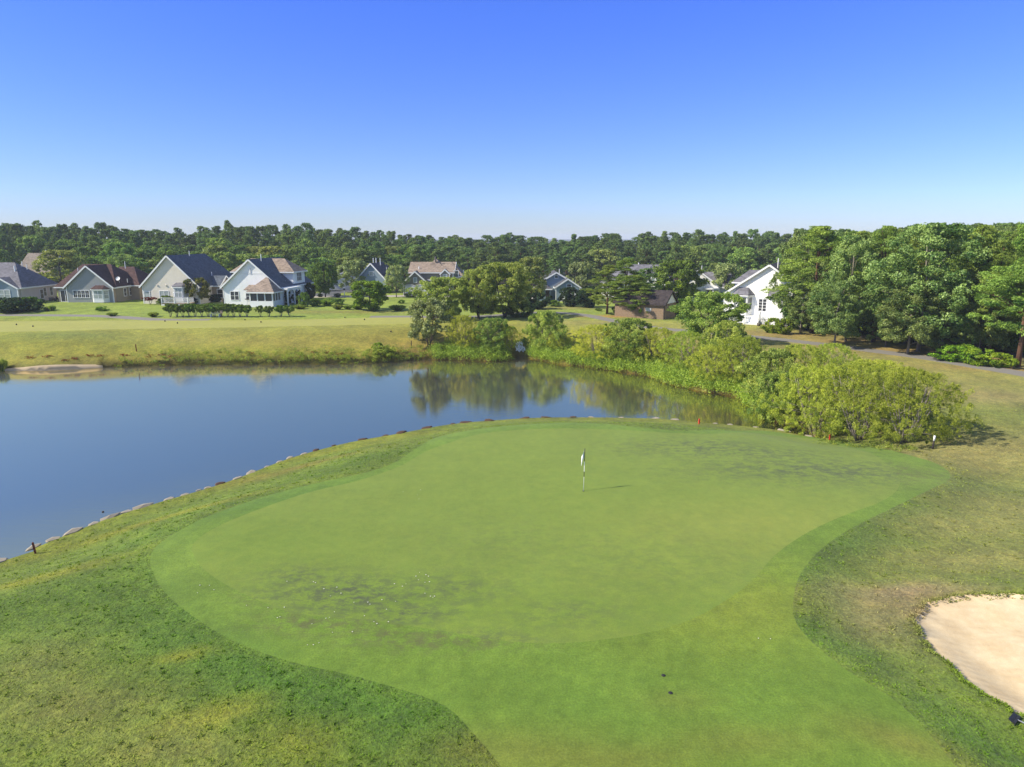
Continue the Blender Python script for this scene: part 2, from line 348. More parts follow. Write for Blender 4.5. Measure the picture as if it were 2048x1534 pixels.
FARB = [(150, 672, 9, 2.5, 0, 'farlush', .7), (170, 690, 8, 2, 0, 'brown', 0.24), (350, 685, 14, 3, 0, 'dry', .4), (620, 680, 12, 3.5, 0, 'brown', 0.24), (780, 672, 9, 3, 0, 'brown', 0.21), (640, 663, 10, 1.5, 0, 'lush', .25),
        (250, 708, 30, 1.2, 0, 'yellow', .9), (120, 715, 10, 1.0, 0, 'brown', 0.42), (330, 713, 6, .8, 0, 'brown', 0.48), (640, 707, 5, .9, 0, 'brown', 0.48), (500, 704, 25, 1.2, 0, 'yellow', .9), (820, 705, 5, 2, 0, 'brown', 0.42), (880, 690, 4, 3, 0, 'brown', 0.36),
        (710, 625, 12, 2.0, 0, 'brown', 0.45), (620, 622, 8, 1.6, 0, 'brown', 0.36), (560, 618, 5, 1, 0, 'dry', .3), (1240, 633, 8, 1.3, 0, 'straw', .9), (1200, 645, 10, 3, 0, 'dry', .7), (1120, 616, 8, 3, 0, 'dry', .85), (1000, 690, 8, 5, 0, 'brown', 0.36), (1400, 640, 7, 2.5, 0, 'lawn', 1),
        (1560, 668, 7, 2.0, -8, 'straw', .8), (1680, 682, 8, 2.0, -12, 'straw', .95), (1800, 700, 8, 2.0, -12, 'straw', .95), (1900, 713, 6, 2.0, -12, 'straw', .9), (2030, 738, 7, 1.6, -12, 'straw', .95), (1540, 680, 8, 1.8, 0, 'dry', .6)]
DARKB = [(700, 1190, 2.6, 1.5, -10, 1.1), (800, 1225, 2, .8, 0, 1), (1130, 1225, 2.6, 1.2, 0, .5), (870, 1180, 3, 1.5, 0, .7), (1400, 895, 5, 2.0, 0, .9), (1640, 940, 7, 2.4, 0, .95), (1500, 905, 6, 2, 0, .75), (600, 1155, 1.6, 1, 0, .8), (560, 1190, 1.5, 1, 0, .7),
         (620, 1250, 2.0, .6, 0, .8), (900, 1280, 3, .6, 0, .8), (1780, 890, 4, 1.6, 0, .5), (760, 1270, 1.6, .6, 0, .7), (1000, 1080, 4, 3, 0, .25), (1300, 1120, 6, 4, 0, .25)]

def paint(x, y, base, blobs):
    c = np.tile(base, (len(x), 1))
    for b in blobs:
        cx, cy, _z = b[0:3] if len(b) == 8 else (*g0(b[0], b[1]), 0)
        rx, ry, rot, cn, st = b[2], b[3], math.radians(b[4]), b[5], b[6]
        dx, dy = x - cx, y - cy
        u = dx * math.cos(rot) + dy * math.sin(rot); v = -dx * math.sin(rot) + dy * math.cos(rot)
        wob = 1 + .25 * np.sin(x * 1.9 + cy) * np.sin(y * 2.3 + cx)
        w = np.exp(-((u / rx) ** 2 + (v / ry) ** 2) * wob * 1.1) * st
        c = c * (1 - w[:, None]) + col[cn] * w[:, None]
    return c

def build_terrain():
    def keep(P, allP, r):
        return P
    pts = []
    # camera-centred fan, finer near, and a coarse sheet all round to the horizon
    ys = [7.0]
    while ys[-1] < 235: ys.append(ys[-1] * (1.021 if ys[-1] < 60 else 1.03))
    rg = RS(3)
    for j, yy in enumerate(ys):
        step = max(.24, yy * .021) if yy < 60 else yy * .035
        half = yy * .82 + 6
        n = int(half / step)
        xs = (np.arange(-n, n + 1) + .5 * (j % 2)) * step
        for xx in xs: pts.append((xx, yy))
    pts = np.array(pts); pts += rg.uniform(-.02, .02, pts.shape) * pts[:, 1:2] * .1
    polys = [POND, GREEN, FRINGE, BUNKER, TEE, BEACH, PATH, PATHW, ROAD, DRIVE]
    inner = []
    for P, off in ((POND, -.15), (BUNKER, -.12), (POND, -.6)):   # extra rings for sharp steps
        T = np.roll(P, -1, 0) - np.roll(P, 1, 0); T /= np.linalg.norm(T, axis=1)[:, None] + 1e-9
        Nn = np.stack([-T[:, 1], T[:, 0]], 1)
        area = np.sum(P[:, 0] * np.roll(P[:, 1], -1) - np.roll(P[:, 0], -1) * P[:, 1])
        s = 1 if area > 0 else -1
        inner.append(P + Nn * s * (-off))
    d = np.full(len(pts), 9.)
    for P in polys + inner[:2]:
        d = np.minimum(d, dist(P, pts[:, 0], pts[:, 1]))
    lim = np.clip(pts[:, 1] * .008, .08, .6)
    pts = pts[d > lim]
    outer = [(x, y) for x in np.linspace(-4000, 4000, 17) for y in (-4000, -1500, -400, 4000, 2500, 1200, 600, 380, 290)] + \
            [(sx * x, y) for sx in (-1, 1) for x in (45, 80, 140, 220, 320, 450, 1000, 2200, 4000) for y in (-200, -60, -20, -5, 3)] + \
            [(sx * (y * .82 + 6 + k), y) for sx in (-1, 1) for y in np.geomspace(8, 230, 22) for k in (6, 25, 70, 160, 300, 600, 1500, 3500)] + \
            [(x, y) for x in np.arange(-16, 17, 2) for y in (-4, -1, 1.5, 4, 6)]
    V = [Vector(p) for p in pts] + [Vector(p) for p in outer]
    E = []
    for P in polys + inner[:2]:
        b = len(V); V += [Vector(p) for p in P]; n = len(P)
        E += [(b + i, b + (i + 1) % n) for i in range(n)]
    r = delaunay_2d_cdt(V, E, [], 0, 1e-5)
    v2 = np.array([tuple(p) for p in r[0]]); fc = np.array([f for f in r[2] if len(f) == 3])
    x, y = v2[:, 0], v2[:, 1]
    z = Hn(x, y); e = .12
    nx = (Hn(x + e, y) - Hn(x - e, y)) / (2 * e); ny = (Hn(x, y + e) - Hn(x, y - e)) / (2 * e)
    nrm = np.stack([-nx, -ny, np.ones_like(nx)], 1); nrm /= np.linalg.norm(nrm, axis=1)[:, None]
    cen = v2[fc].mean(1)
    who = np.full(len(fc), 'ground', dtype=object)
    for nm, P in reversed(_zones):
        who[inside(P, cen[:, 0], cen[:, 1])] = nm
    sd = sdist(POND, x, y)
    # colours
    nearm = (1 - ss(45, 58, y))[:, None]
    cn = paint(x, y, col['rough'], BLOBS)
    wr = (ss(15, 24, x) * .2)[:, None]; cn = cn * (1 - wr) + col['dry'] * wr
    shore = np.exp(-(np.clip(sd, 0, 9) / 1.1) ** 2)[:, None] * .5; cn = cn * (1 - shore) + col['yellow'] * shore
    cf = np.tile(col['slope'], (len(x), 1)); t = ss(90, 97, y)[:, None]; cf = cf * (1 - t) + col['lawn'] * t
    cf = paint(x, y, col['slope'], FARB) * (1 - t) + paint(x, y, col['lawn'], FARB) * t
    t = (ss(8, 20, x) * (1 - ss(80, 92, y)) * .5)[:, None]; cf = cf * (1 - t) + col['dry'] * t
    wood = (np.maximum(ss(138, 150, y), ss(.63, .70, x / np.maximum(y, 1) + (60 - y) * .004 - .12 * ss(75, 100, y)) * (y > 40) * 0))[:, None]
    cf = cf * (1 - wood) + col['floor'] * wood
    md = ((1 - ss(.15, 1.0, sd)) * .85 * (np.sin(x * 2.1) * .25 + .75))[:, None]; cf = cf * (1 - md) + col['mud'] * md; cols = cn * nearm + cf * (1 - nearm)
    # forest floor on the right beyond the straw strip
    px, py = proj(x, np.maximum(y, 5), z)
    RW = np.array([g0(a, b) for a, b in ((1570, 654), (1650, 666), (1760, 681), (1880, 698), (2060, 720), (2300, 760))] + [(400, 60), (400, 300), (60, 300)])
    i = inside(RW, x, y); cols[i] = col['floor']
    fw = ss(215, 232, y)[:, None]; cols = cols * (1 - fw) + col['forest'] * .6 * fw; zcol = {}
    cols = np.maximum(cols, 0); gcol = cols.copy()
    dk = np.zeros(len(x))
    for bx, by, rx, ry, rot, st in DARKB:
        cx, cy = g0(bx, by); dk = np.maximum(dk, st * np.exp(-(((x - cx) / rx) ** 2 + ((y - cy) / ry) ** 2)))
    tint = lambda c, s: np.tile(c, (len(x), 1))
    greenc = paint(x, y, col['green'], [(500, 1080, 4, 2.5, 0, 'fringe', .45), (1150, 1010, 9, 6, 0, 'fringe', .18), (750, 1200, 5, 2, 0, 'fringe', .6), (1250, 1230, 7, 1.6, 0, 'fringe', .4), (1500, 1050, 6, 3, 0, 'tee', .25)])
    fringec = paint(x, y, col['fringe'], [b for b in BLOBS if b[5] in ('brown',)] + [(1250, 1400, 8, 2.5, 0, 'farlush', .35), (1000, 850, 12, 1.2, 0, 'farlush', .7), (560, 1000, 8, 1.5, 28, 'farlush', .6), (330, 1180, 1.6, 1.4, -50, 'farlush', .6), (480, 1280, 2.6, .6, -30, 'farlush', .5), (1500, 1210, 4, 2.5, 20, 'yellow', .45), (1800, 950, 4, 2, 0, 'green', .6), (400, 1130, 2, 3, 0, 'green', .4)])
    spec = {'ground': (M['rough'], gcol), 'putting_green': (M['green'], greenc), 'fringe': (M['fringe'], fringec),
            'tee_ground': (M['tee'], tint(col['tee'], 0)), 'bunker_sand': (M['sand'], None), 'sandy_shore': (M['beach'], None),
            'cart_path': (M['asphalt'], None), 'path': (M['asphalt'], None), 'road': (M['concrete'], None), 'driveway': (M['asphalt2'], None)}
    V3 = np.stack([x, y, z], 1)
    for nm, (mt, cc) in spec.items():
        fi = fc[who == nm]
        if not len(fi): continue
        u, inv = np.unique(fi, return_inverse=True); inv = inv.reshape(fi.shape)
        P = V3[u].copy()
        # make winding upward
        a, b, c_ = P[inv[:, 0]], P[inv[:, 1]], P[inv[:, 2]]
        up = np.cross(b - a, c_ - a)[:, 2] < 0
        inv[up] = inv[up][:, ::-1]
        me = npmesh(nm, P, inv, mt, True)
        if cc is not None:
            at = me.attributes.new('Col', 'FLOAT_COLOR', 'POINT'); at.data.foreach_set('color', np.concatenate([cc[u], np.ones((len(u), 1))], 1).astype(np.float32).ravel())
            at = me.attributes.new('dark', 'FLOAT', 'POINT'); at.data.foreach_set('value', dk[u].astype(np.float32))
        me.normals_split_custom_set_from_vertices(nrm[u].tolist())
        o = bpy.data.objects.new(nm, me); link(o); tag(o, kind='structure')
# ------------------------------------------------------------------ materials used
M = {}
M['rough'] = grass_mat('rough_turf', 10, .44, .9, .07, yellow=.5)
M['fringe'] = grass_mat('fringe_turf', 18, .26, .5, .02, patch=(.085, .075, .04), yellow=.2)
M['green'] = grass_mat('green_turf', 24, .12, .3, .01, patch=(.068, .084, .040), yellow=.28)
M['tee'] = grass_mat('tee_turf', 12, .1, .2, .02, yellow=.2)
def sand_mat():
    m, nt, out = newmat('raked_sand')
    n = noise(nt, 1.2, 6, .7); f = noise(nt, 40, 2, .6); w = noise(nt, 2.0, 2, .5, (1, .35, 1))
    wv = N(nt, 'ShaderNodeTexWave', Scale=1.1, Distortion=5.0, Detail=3, _wave_type='RINGS'); tc = nt.nodes.new('ShaderNodeTexCoord')
    mp = N(nt, 'ShaderNodeMapping'); mp.inputs['Location'].default_value = (-22, -22, 0); nt.links.new(tc.outputs['Object'], mp.inputs[0]); nt.links.new(mp.outputs[0], wv.inputs[0])
    c = mixc(nt, ramp(nt, n, (.3, .7, 0, 1)), lin('#dabf95', .66), lin('#ecd8b3', .70)); c = mixc(nt, 1, c, ramp(nt, f, (.3, .7, .93, 1.07)), 'MULTIPLY')
    p = N(nt, 'ShaderNodeBsdfPrincipled', Roughness=.95); nt.links.new(c, p.inputs['Base Color'])
    a = N(nt, 'ShaderNodeMath', _operation='MULTIPLY_ADD'); nt.links.new(wv.outputs['Fac'], a.inputs[0]); a.inputs[1].default_value = .5; nt.links.new(w, a.inputs[2])
    nt.links.new(bump(nt, a.outputs[0], .5, .035), p.inputs['Normal']); nt.links.new(p.outputs[0], out.inputs[0]); return m
M['sand'] = sand_mat()
M['beach'] = simple('shore_sand', lin('#dcc6a4', .6), .95, .2, 2)
M['asphalt'] = simple('old_asphalt', lin('#a5a099', .5), .9, .14, 1.5)
M['asphalt2'] = simple('driveway_asphalt', lin('#7d8088', .4), .9, .1, 1.5)
M['concrete'] = simple('pale_concrete', lin('#cfc6bd', .5), .9, .1, 1)
M['stone'] = simple('bank_stone', lin('#b5ab9a', .58), .9, .3, 3, bmp=.6)
M['stone_dark'] = simple('brown_bank_stone', lin('#6b5140', .5), .9, .4, 3, bmp=.6)
M['trunk'] = simple('grey_brown_bark', lin('#6f6255', .5), .95, .4, 3, bmp=.5, stretch=(1, 1, .2))
M['trunk_pale'] = simple('pale_bark', lin('#b8ada0', .5), .9, .35, 4, stretch=(1, 1, .3))
M['trunk_pine'] = simple('red_pine_bark', lin('#8a6650', .5), .95, .35, 3, stretch=(1, 1, .3))
M['white'] = simple('white_paint', (.72, .73, .74), .5, .03, 2)
M['trimblue'] = simple('white_trim', (.66, .68, .70), .5, .03, 2)
M['glass'] = None
def glass_mat(name, base, rough=.08):
    m, nt, out = newmat(name); n = noise(nt, 1.3, 2, .5)
    p = N(nt, 'ShaderNodeBsdfPrincipled', Roughness=rough); p.inputs['Specular IOR Level'].default_value = .8
    nt.links.new(mixc(nt, n, tuple(x * .6 for x in base), tuple(x * 1.4 for x in base)), p.inputs['Base Color']); nt.links.new(p.outputs[0], out.inputs[0]); return m
M['glass'] = glass_mat('window_glass', (.06, .075, .085)); M['glass_dark'] = glass_mat('dark_screen', (.018, .018, .022), .4); M['glass_blind'] = glass_mat('glass_with_blind', (.30, .34, .34), .2)
M['s_grey'] = siding_mat('grey_siding', lin('#949799', .95)); M['s_blue'] = siding_mat('blue_grey_siding', lin('#8a9cab', .85)); M['s_beige'] = siding_mat('beige_siding', lin('#dcd4c6', .98))
M['s_tan'] = siding_mat('tan_siding', lin('#b9a68f', .7)); M['s_white'] = siding_mat('white_siding', (.80, .81, .83)); M['s_bright'] = siding_mat('bright_white_siding', (.86, .86, .84), dark=.93); M['s_pink'] = siding_mat('pale_beige_siding', lin('#cfc4c0', .85))
M['s_taupe'] = siding_mat('taupe_siding', lin('#a39c8c', .72))
M['r_black'] = roof_mat('blue_black_shingles', lin('#59616e', .8)); M['r_brown'] = roof_mat('brown_shingles', lin('#54403f', .8)); M['r_grey'] = roof_mat('grey_shingles', lin('#78777f', .75)); M['r_tan'] = roof_mat('tan_shingles', lin('#a69587', .62)); M['cap'] = simple('mushroom_skin', (.55, .54, .46), .7, .1, 9); M['r_shed'] = roof_mat('shed_shingles', lin('#4b4446', .6)); M['r_beige'] = roof_mat('beige_shingles', lin('#a89c90', .5)); M['r_dark'] = roof_mat('charcoal_shingles', lin('#5a5960', .7))
M['black'] = simple('black_plastic', (.02, .02, .024), .5, .1, 4); M['red'] = simple('red_paint', (.55, .03, .02), .5, .1, 6); M['rust'] = simple('rusty_red_paint', (.16, .035, .02), .7, .3, 12); M['darkwood'] = simple('dark_wood', lin('#3a3330', .8), .8, .2, 5)
M['metal'] = simple('brushed_aluminium', (.55, .56, .58), .35, .05, 5, metallic=.7); M['wood'] = simple('weathered_wood', lin('#b39f8a', .6), .8, .2, 5); M['greyblock'] = simple('grey_block', lin('#8b8580', .5), .9, .2, 3)
def brick_mat():
    m, nt, out = newmat('tan_brick'); tc = nt.nodes.new('ShaderNodeTexCoord'); mp = N(nt, 'ShaderNodeMapping'); mp.inputs['Rotation'].default_value = (PI / 2, 0, 0); nt.links.new(tc.outputs['Object'], mp.inputs[0])
    b = N(nt, 'ShaderNodeTexBrick', Scale=4); b.inputs['Color1'].default_value = (*lin('#b4977a', .5), 1); b.inputs['Color2'].default_value = (*lin('#9c8068', .5), 1); b.inputs['Mortar'].default_value = (*lin('#b7a891', .5), 1); nt.links.new(mp.outputs[0], b.inputs[0])
    p = N(nt, 'ShaderNodeBsdfPrincipled', Roughness=.9); nt.links.new(b.outputs[0], p.inputs['Base Color']); nt.links.new(p.outputs[0], out.inputs[0]); return m
M['brick'] = brick_mat()
L = {}
L['pine_far'] = leaf_mat('far_pine_needles', lin('#2f4728', 1.083), lin('#7a9459', 1.049), ov=.3)
L['broad_far'] = leaf_mat('far_broad_leaves', lin('#3e5c2e', 1.117), lin('#8ca45c', 1.083), ov=.28)
L['pine'] = leaf_mat('pine_needles', lin('#35541f', 1.057), lin('#93ab55', 1.057))
L['broad'] = leaf_mat('broad_leaves', lin('#3a5a28', 1.057), lin('#93a868', 1.057), gloss=.04)
L['mid'] = leaf_mat('mid_green_leaves', lin('#4a6a2c', 1.066), lin('#a3b562', 1.066), trans=.38)
L['willow'] = leaf_mat('willow_leaves', lin('#5e7626', .98), lin('#b4c254', 1.0), trans=.34)
L['low'] = leaf_mat('waterside_leaves', lin('#5a7a2a', .88), lin('#a8be56', .9), trans=.34)
L['bush'] = leaf_mat('bush_leaves', lin('#33521f', 0.828), lin('#7fa03e', 0.828))
L['bright'] = leaf_mat('bright_green_leaves', lin('#3c6416', 0.853), lin('#98b838', 0.853))
L['silver'] = leaf_mat('silvery_leaves', lin('#50683a', 0.952), lin('#a8b584', 0.952), gloss=.05)
L['dark'] = leaf_mat('dark_evergreen_leaves', lin('#1c2e20', 0.784), lin('#3f5a38', 0.739))
L['pale'] = leaf_mat('pale_leaves', lin('#5a7238', 0.853), lin('#b0bc78', 0.853))
L['red'] = leaf_mat('red_leaves', lin('#4a2018', 0.784), lin('#9a5038', 0.672)); L['myrtle'] = leaf_mat('myrtle_leaves', lin('#33502a', 0.739), lin('#97904c', 0.694))
L['grass'] = leaf_mat('tall_grass_blades', lin('#4d7028', 0.784), lin('#a8bc60', 0.784))
L['straw'] = leaf_mat('reddish_dry_leaves', lin('#7c4a2c', 0.672), lin('#b07a48', 0.672))

# ------------------------------------------------------------------ foliage
def unit(a): return a / (np.linalg.norm(a, axis=-1, keepdims=True) + 1e-9)
def leaves(rg, Cc, rc, n, size, flat=1., up=.25, jit=.8, asp=.55, hollow=.55):
    """Cc (k,3) clump centres, rc (k,) radii -> quads of leaf shape on every clump"""
    k = len(Cc); d = unit(rg.normal(size=(k, n, 3)) + np.array([0, 0, up])); r = rc[:, None, None] * (hollow + (1 - hollow) * rg.rand(k, n, 1) ** .6)
    P = Cc[:, None, :] + d * r * np.array([1, 1, flat])
    nr = unit(d + jit * rg.normal(size=d.shape) + np.array([0, 0, .25])); t = unit(np.cross(nr, rg.normal(size=d.shape))); b = np.cross(nr, t)
    s = size * (.6 + .8 * rg.rand(k, n, 1))
    q = np.stack([P - t * s, P - b * s * asp, P + t * s, P + b * s * asp], 2).reshape(-1, 3)
    tn = np.clip(.5 + .22 * rg.normal(size=(k, 1)) + .22 * rg.normal(size=(k, n)), 0, 1).ravel()
    return q, tn
def crown_pts(rg, k, Hh, R, b, prof, shell=.45, lop=.18):
    ph = rg.rand(6) * 6.28
    t = b + (1 - b) * rg.rand(k); a = rg.rand(k) * 6.283
    rr = np.array([prof((x - b) / (1 - b)) for x in t]) * R * (1 + lop * np.sin(a * 2 + ph[0] + t * 5) + lop * np.sin(a * 3 + ph[1] - t * 9))
    rad = rr * (shell + (1 - shell) * rg.rand(k) ** .5)
    return np.stack([rad * np.cos(a), rad * np.sin(a), t * Hh], 1)
def quadmesh(name, q, tn, mat):
    return npmesh(name, q, np.arange(len(q)).reshape(-1, 4), mat, False, tn)
def limb_mesh(name, rg, Hh, R, Cc, r0, mat, nl=8, b=.3, multi=1, top=.9, sides=6):
    mb = MB()
    for m in range(multi):
        a = rg.rand() * 6.28; sp = 0 if multi == 1 else R * .55 * rg.uniform(.5, 1)
        pts = []; rad = []
        for i in range(6):
            t = i / 5; z = Hh * top * t
            w = .03 * Hh * (t if multi == 1 else .4)
            pts.append((math.cos(a) * sp * t ** .8 + rg.uniform(-w, w) + (0 if multi == 1 else .08 * R * math.cos(a)), math.sin(a) * sp * t ** .8 + rg.uniform(-w, w), z))
            rad.append(r0 * (1 - .8 * t) * (1.25 if i == 0 else 1))
        mb.tube(pts, rad, sides)
        for j in range(nl):
            c = Cc[rg.randint(len(Cc))]; t = np.clip(c[2] / Hh * .75, b * .8, .85); i = min(int(t * 5), 4); u = t * 5 - i
            s = np.array(pts[i]) * (1 - u) + np.array(pts[i + 1]) * u; e = np.array(c); mid = (s + e) / 2 + np.array([0, 0, .04 * Hh])
            mb.tube([s, mid, e], [r0 * (1 - .8 * t) * .45, r0 * .2, r0 * .06], 4)
    me = bpy.data.meshes.new(name); me.from_pydata(mb.v, [], mb.f); me.materials.append(mat); me.update()
    me.polygons.foreach_set('use_smooth', [True] * len(me.polygons)); return me

def dome(t): return math.sqrt(max(0.02, 1 - (1.9 * t - .75) ** 2 / 1.4)) if t > .0 else .7
def pineprof(t): return (.55 + .5 * math.sin(min(1, t * 2.2) * PI / 2)) * (1 - t ** 1.7 * .9)
def roundp(t): return math.sqrt(max(.03, 1 - (2 * t - 1) ** 2 * .96))
def umb(t): return .45 + .55 * math.sin(PI * min(1, .15 + t * .75))
def cone(t): return max(.08, 1 - t) ** .8
PROTO = {}
def proto(key, kind, seed, Hh, R, **k):
    rg = RS(seed); g = dict(b=.3, nc=60, n=60, rc=(.5, .9), size=.2, flat=.8, prof=dome, mat='broad', trunk='trunk', tr=.16, nl=8, multi=1, top=.85, asp=.55, shell=.45, jit=.8, up=.25, lop=.18)
    g.update(k)
    Cc = crown_pts(rg, g['nc'], Hh, R, g['b'], g['prof'], g['shell'], g['lop'])
    rc = rg.uniform(*g['rc'], size=len(Cc)); Cc[:, 2] = np.minimum(Cc[:, 2], Hh - rc * g['flat'] * .9)
    q, tn = leaves(rg, Cc, rc, g['n'], g['size'], g['flat'], g['up'], g['jit'], g['asp'], .35)
    # small stray sprays round the outside break up the clumps
    d = unit(rg.normal(size=(g['nc'] * 4, 3)) + np.array([0, 0, .3])); src = rg.randint(len(Cc), size=len(d))
    C2 = Cc[src] + d * (rc[src] * rg.uniform(.75, 1.25, len(d)))[:, None] * np.array([1, 1, g['flat']]); C2[:, 2] = np.clip(C2[:, 2], .05, Hh * 1.0)
    q2, t2 = leaves(rg, C2, rc[src] * rg.uniform(.22, .42, len(d)), max(6, g['n'] // 8), g['size'] * .9, g['flat'], g['up'], 1.0, g['asp'], .1)
    q = np.concatenate([q, q2]); tn = np.concatenate([tn, t2])
    q[:, 2] = np.maximum(q[:, 2], .02)
    PROTO[key] = dict(H=Hh, R=R, crown=quadmesh(kind + '_crown', q, tn, L[g['mat']]), trunk=limb_mesh(kind + '_trunk', rg, Hh, R, Cc, g['tr'], M[g['trunk']], g['nl'], g['b'], g['multi'], g['top']))
for i in range(3):
    proto(f'fp{i}', 'pine', 10 + i, 13, 3.4, b=(.32, .25, .3)[i], nc=120, n=95, rc=(.3, .8), size=.165, flat=.6, lop=.3, prof=(pineprof, lambda t: .2 + .8 * (1 - t) ** .6, lambda t: .15 + .9 * math.sin(PI * (.25 + .72 * t)))[i], mat='pine_far', trunk='trunk_pine', tr=.2, top=.95, asp=.4, up=.4)
    proto(f'fb{i}', 'broad', 20 + i, 10, 4.0, b=.18, nc=130, n=95, rc=(.35, .9), size=.165, flat=.8, mat='broad_far', tr=.2)
proto('fb3', 'broad', 27, 10, 3.8, b=.18, nc=130, n=95, rc=(.35, .85), size=.165, mat='pale', tr=.2)
for i in range(3):
    proto(f'np{i}', 'pine', 30 + i, 13, 3.8, b=.22, nc=150, n=230, rc=(.3, .9), size=.10, flat=.5, prof=pineprof, mat='pine', trunk='trunk_pine', tr=.2, nl=22, top=.97, asp=.3, up=.5, shell=.35)
for i in range(2):
    proto(f'nb{i}', 'broad', 40 + i, 12, 4.2, b=.16, nc=150, n=230, rc=(.35, .95), size=.105, flat=.75, mat='broad', trunk='trunk_pale', tr=.16, nl=16, shell=.4)
proto('round', 'round', 50, 6, 2.9, b=.14, nc=110, n=150, rc=(.35, .75), size=.13, prof=roundp, mat='bright', tr=.14, shell=.55)
proto('maple', 'maple', 51, 7, 3.4, b=.16, nc=120, n=150, rc=(.4, .8), size=.14, prof=roundp, mat='bush', tr=.16, shell=.55)
proto('light', 'light', 52, 7, 3.4, b=.2, nc=80, n=130, rc=(.35, .8), size=.13, prof=dome, mat='silver', tr=.13, multi=1, nl=18, shell=.25)
proto('multi0', 'multi', 53, 8, 4.0, b=.12, nc=200, n=170, rc=(.3, .8), size=.10, prof=lambda t: .35 + .72 * math.sin(PI * (.12 + .8 * t)), mat='mid', tr=.11, multi=3, nl=9, shell=.3)
proto('multi1', 'multi', 54, 7, 3.4, b=.22, nc=90, n=170, rc=(.35, .8), size=.12, mat='silver', tr=.09, multi=4, nl=7, shell=.3)
for i in range(3):
    proto(f'wil{i}', 'willow', 60 + i, 4.6, 3.3, b=.14, nc=620, n=95, rc=(.08, .27), size=.046, flat=1.0, prof=dome, mat='willow', trunk='trunk_pale', tr=.05, multi=14, nl=4, top=.85, asp=.24, shell=.3, jit=1.1, lop=.16)
proto('wil3', 'willow', 64, 4.2, 3.0, b=.12, nc=240, n=170, rc=(.14, .5), size=.075, prof=dome, mat='mid', trunk='trunk_pale', tr=.05, multi=10, nl=5, top=.85, asp=.35, shell=.3, jit=1.1, lop=.3)
for i in range(2):
    proto(f'low{i}', 'low', 70 + i, 1.5, 1.5, b=.05, nc=34, n=110, rc=(.18, .38), size=.08, prof=roundp, mat='low', tr=.03, multi=4, nl=2, asp=.35, shell=.3)
proto('bush', 'bush', 80, 2, 1.6, b=.06, nc=60, n=110, rc=(.22, .42), size=.085, prof=roundp, mat='bush', tr=.05, multi=3, nl=3, shell=.5)
proto('dbush', 'bush', 81, 2, 1.6, b=.06, nc=60, n=110, rc=(.22, .42), size=.085, prof=roundp, mat='dark', tr=.05, multi=3, nl=3, shell=.5)
proto('brbush', 'bush', 82, 2, 1.6, b=.06, nc=70, n=120, rc=(.2, .38), size=.085, prof=roundp, mat='bright', tr=.05, multi=3, nl=3, shell=.5)
proto('conif', 'column', 83, 3, .55, b=.03, nc=50, n=90, rc=(.15, .28), size=.09, prof=lambda t: 1 - .55 * t ** 2, mat='dark', tr=.06, shell=.3)
proto('myrtle', 'myrtle', 84, 4, 2.0, b=.28, nc=80, n=130, rc=(.25, .5), size=.1, prof=lambda t: .45 + .55 * math.sin(PI * (.2 + .65 * t)), mat='myrtle', trunk='trunk_pale', tr=.05, multi=7, nl=3)
proto('vase', 'vase', 85, 2.4, 1.3, b=.45, nc=42, n=90, rc=(.2, .36), size=.09, prof=roundp, mat='bush', trunk='trunk_pale', tr=.045, multi=6, nl=2, top=.7)
proto('japm', 'flat', 86, 1.8, 1.7, b=.6, nc=34, n=80, rc=(.2, .32), size=.08, flat=.6, prof=roundp, mat='red', tr=.07, multi=2, nl=8, top=.75)
proto('spruce', 'spruce', 87, 13, 2.2, b=.1, nc=80, n=70, rc=(.5, .8), size=.25, flat=.45, prof=cone, mat='pine_far', tr=.2, top=.98)
def grass_tuft(key, seed, Hh, R, n, mat):
    rg = RS(seed); a = rg.rand(n) * 6.28; r = R * rg.rand(n) ** .5 * .35; lean = rg.rand(n) ** .7 * R; h = Hh * (.6 + .4 * rg.rand(n)) * (1 - .3 * lean / R)
    c, s = np.cos(a), np.sin(a); w = .03
    p0 = np.stack([r * c - s * w, r * s + c * w, 0 * r], 1); p1 = np.stack([r * c + s * w, r * s - c * w, 0 * r], 1)
    p2 = np.stack([(r + lean * .5) * c, (r + lean * .5) * s, h * .75], 1); p3 = np.stack([(r + lean) * c, (r + lean) * s, h], 1)
    q = np.stack([p0, p1, p2 + (p1 - p0) * .4, p3], 1).reshape(-1, 3)
    PROTO[key] = dict(H=Hh, R=R, crown=quadmesh('grass_blades', q, rg.rand(n), L[mat]), trunk=None)
grass_tuft('tuft', 90, 1.1, .8, 900, 'grass')

def plant(key, loc, h, w, name, label, cat, group=None, rz=None, zs=None, crown='crown', trunk='trunk'):
    p = PROTO[key]; o = empty(name, loc, random.random() * 6.28 if rz is None else rz, label, cat, group)
    sx = w / (2 * p['R']); o.scale = (sx, sx, h / p['H'])
    c = bpy.data.objects.new(crown, p['crown']); link(c, o)
    if p['trunk']: t = bpy.data.objects.new(trunk, p['trunk']); link(t, o)
    return o
def P(key, px, base, top, wpx, name, label, cat, group=None, dy=0, **k):
    """place a plant whose foot, top and width were measured in the photo"""
    x, y, z = G(px, base); 
    if dy: x, y = x * (y + dy) / y, y + dy; z = Z(x, y)
    return plant(key, (x, y, z - .03), z_of(top, y) - z, wpx * mpp(y), name, label, cat, group, **k)
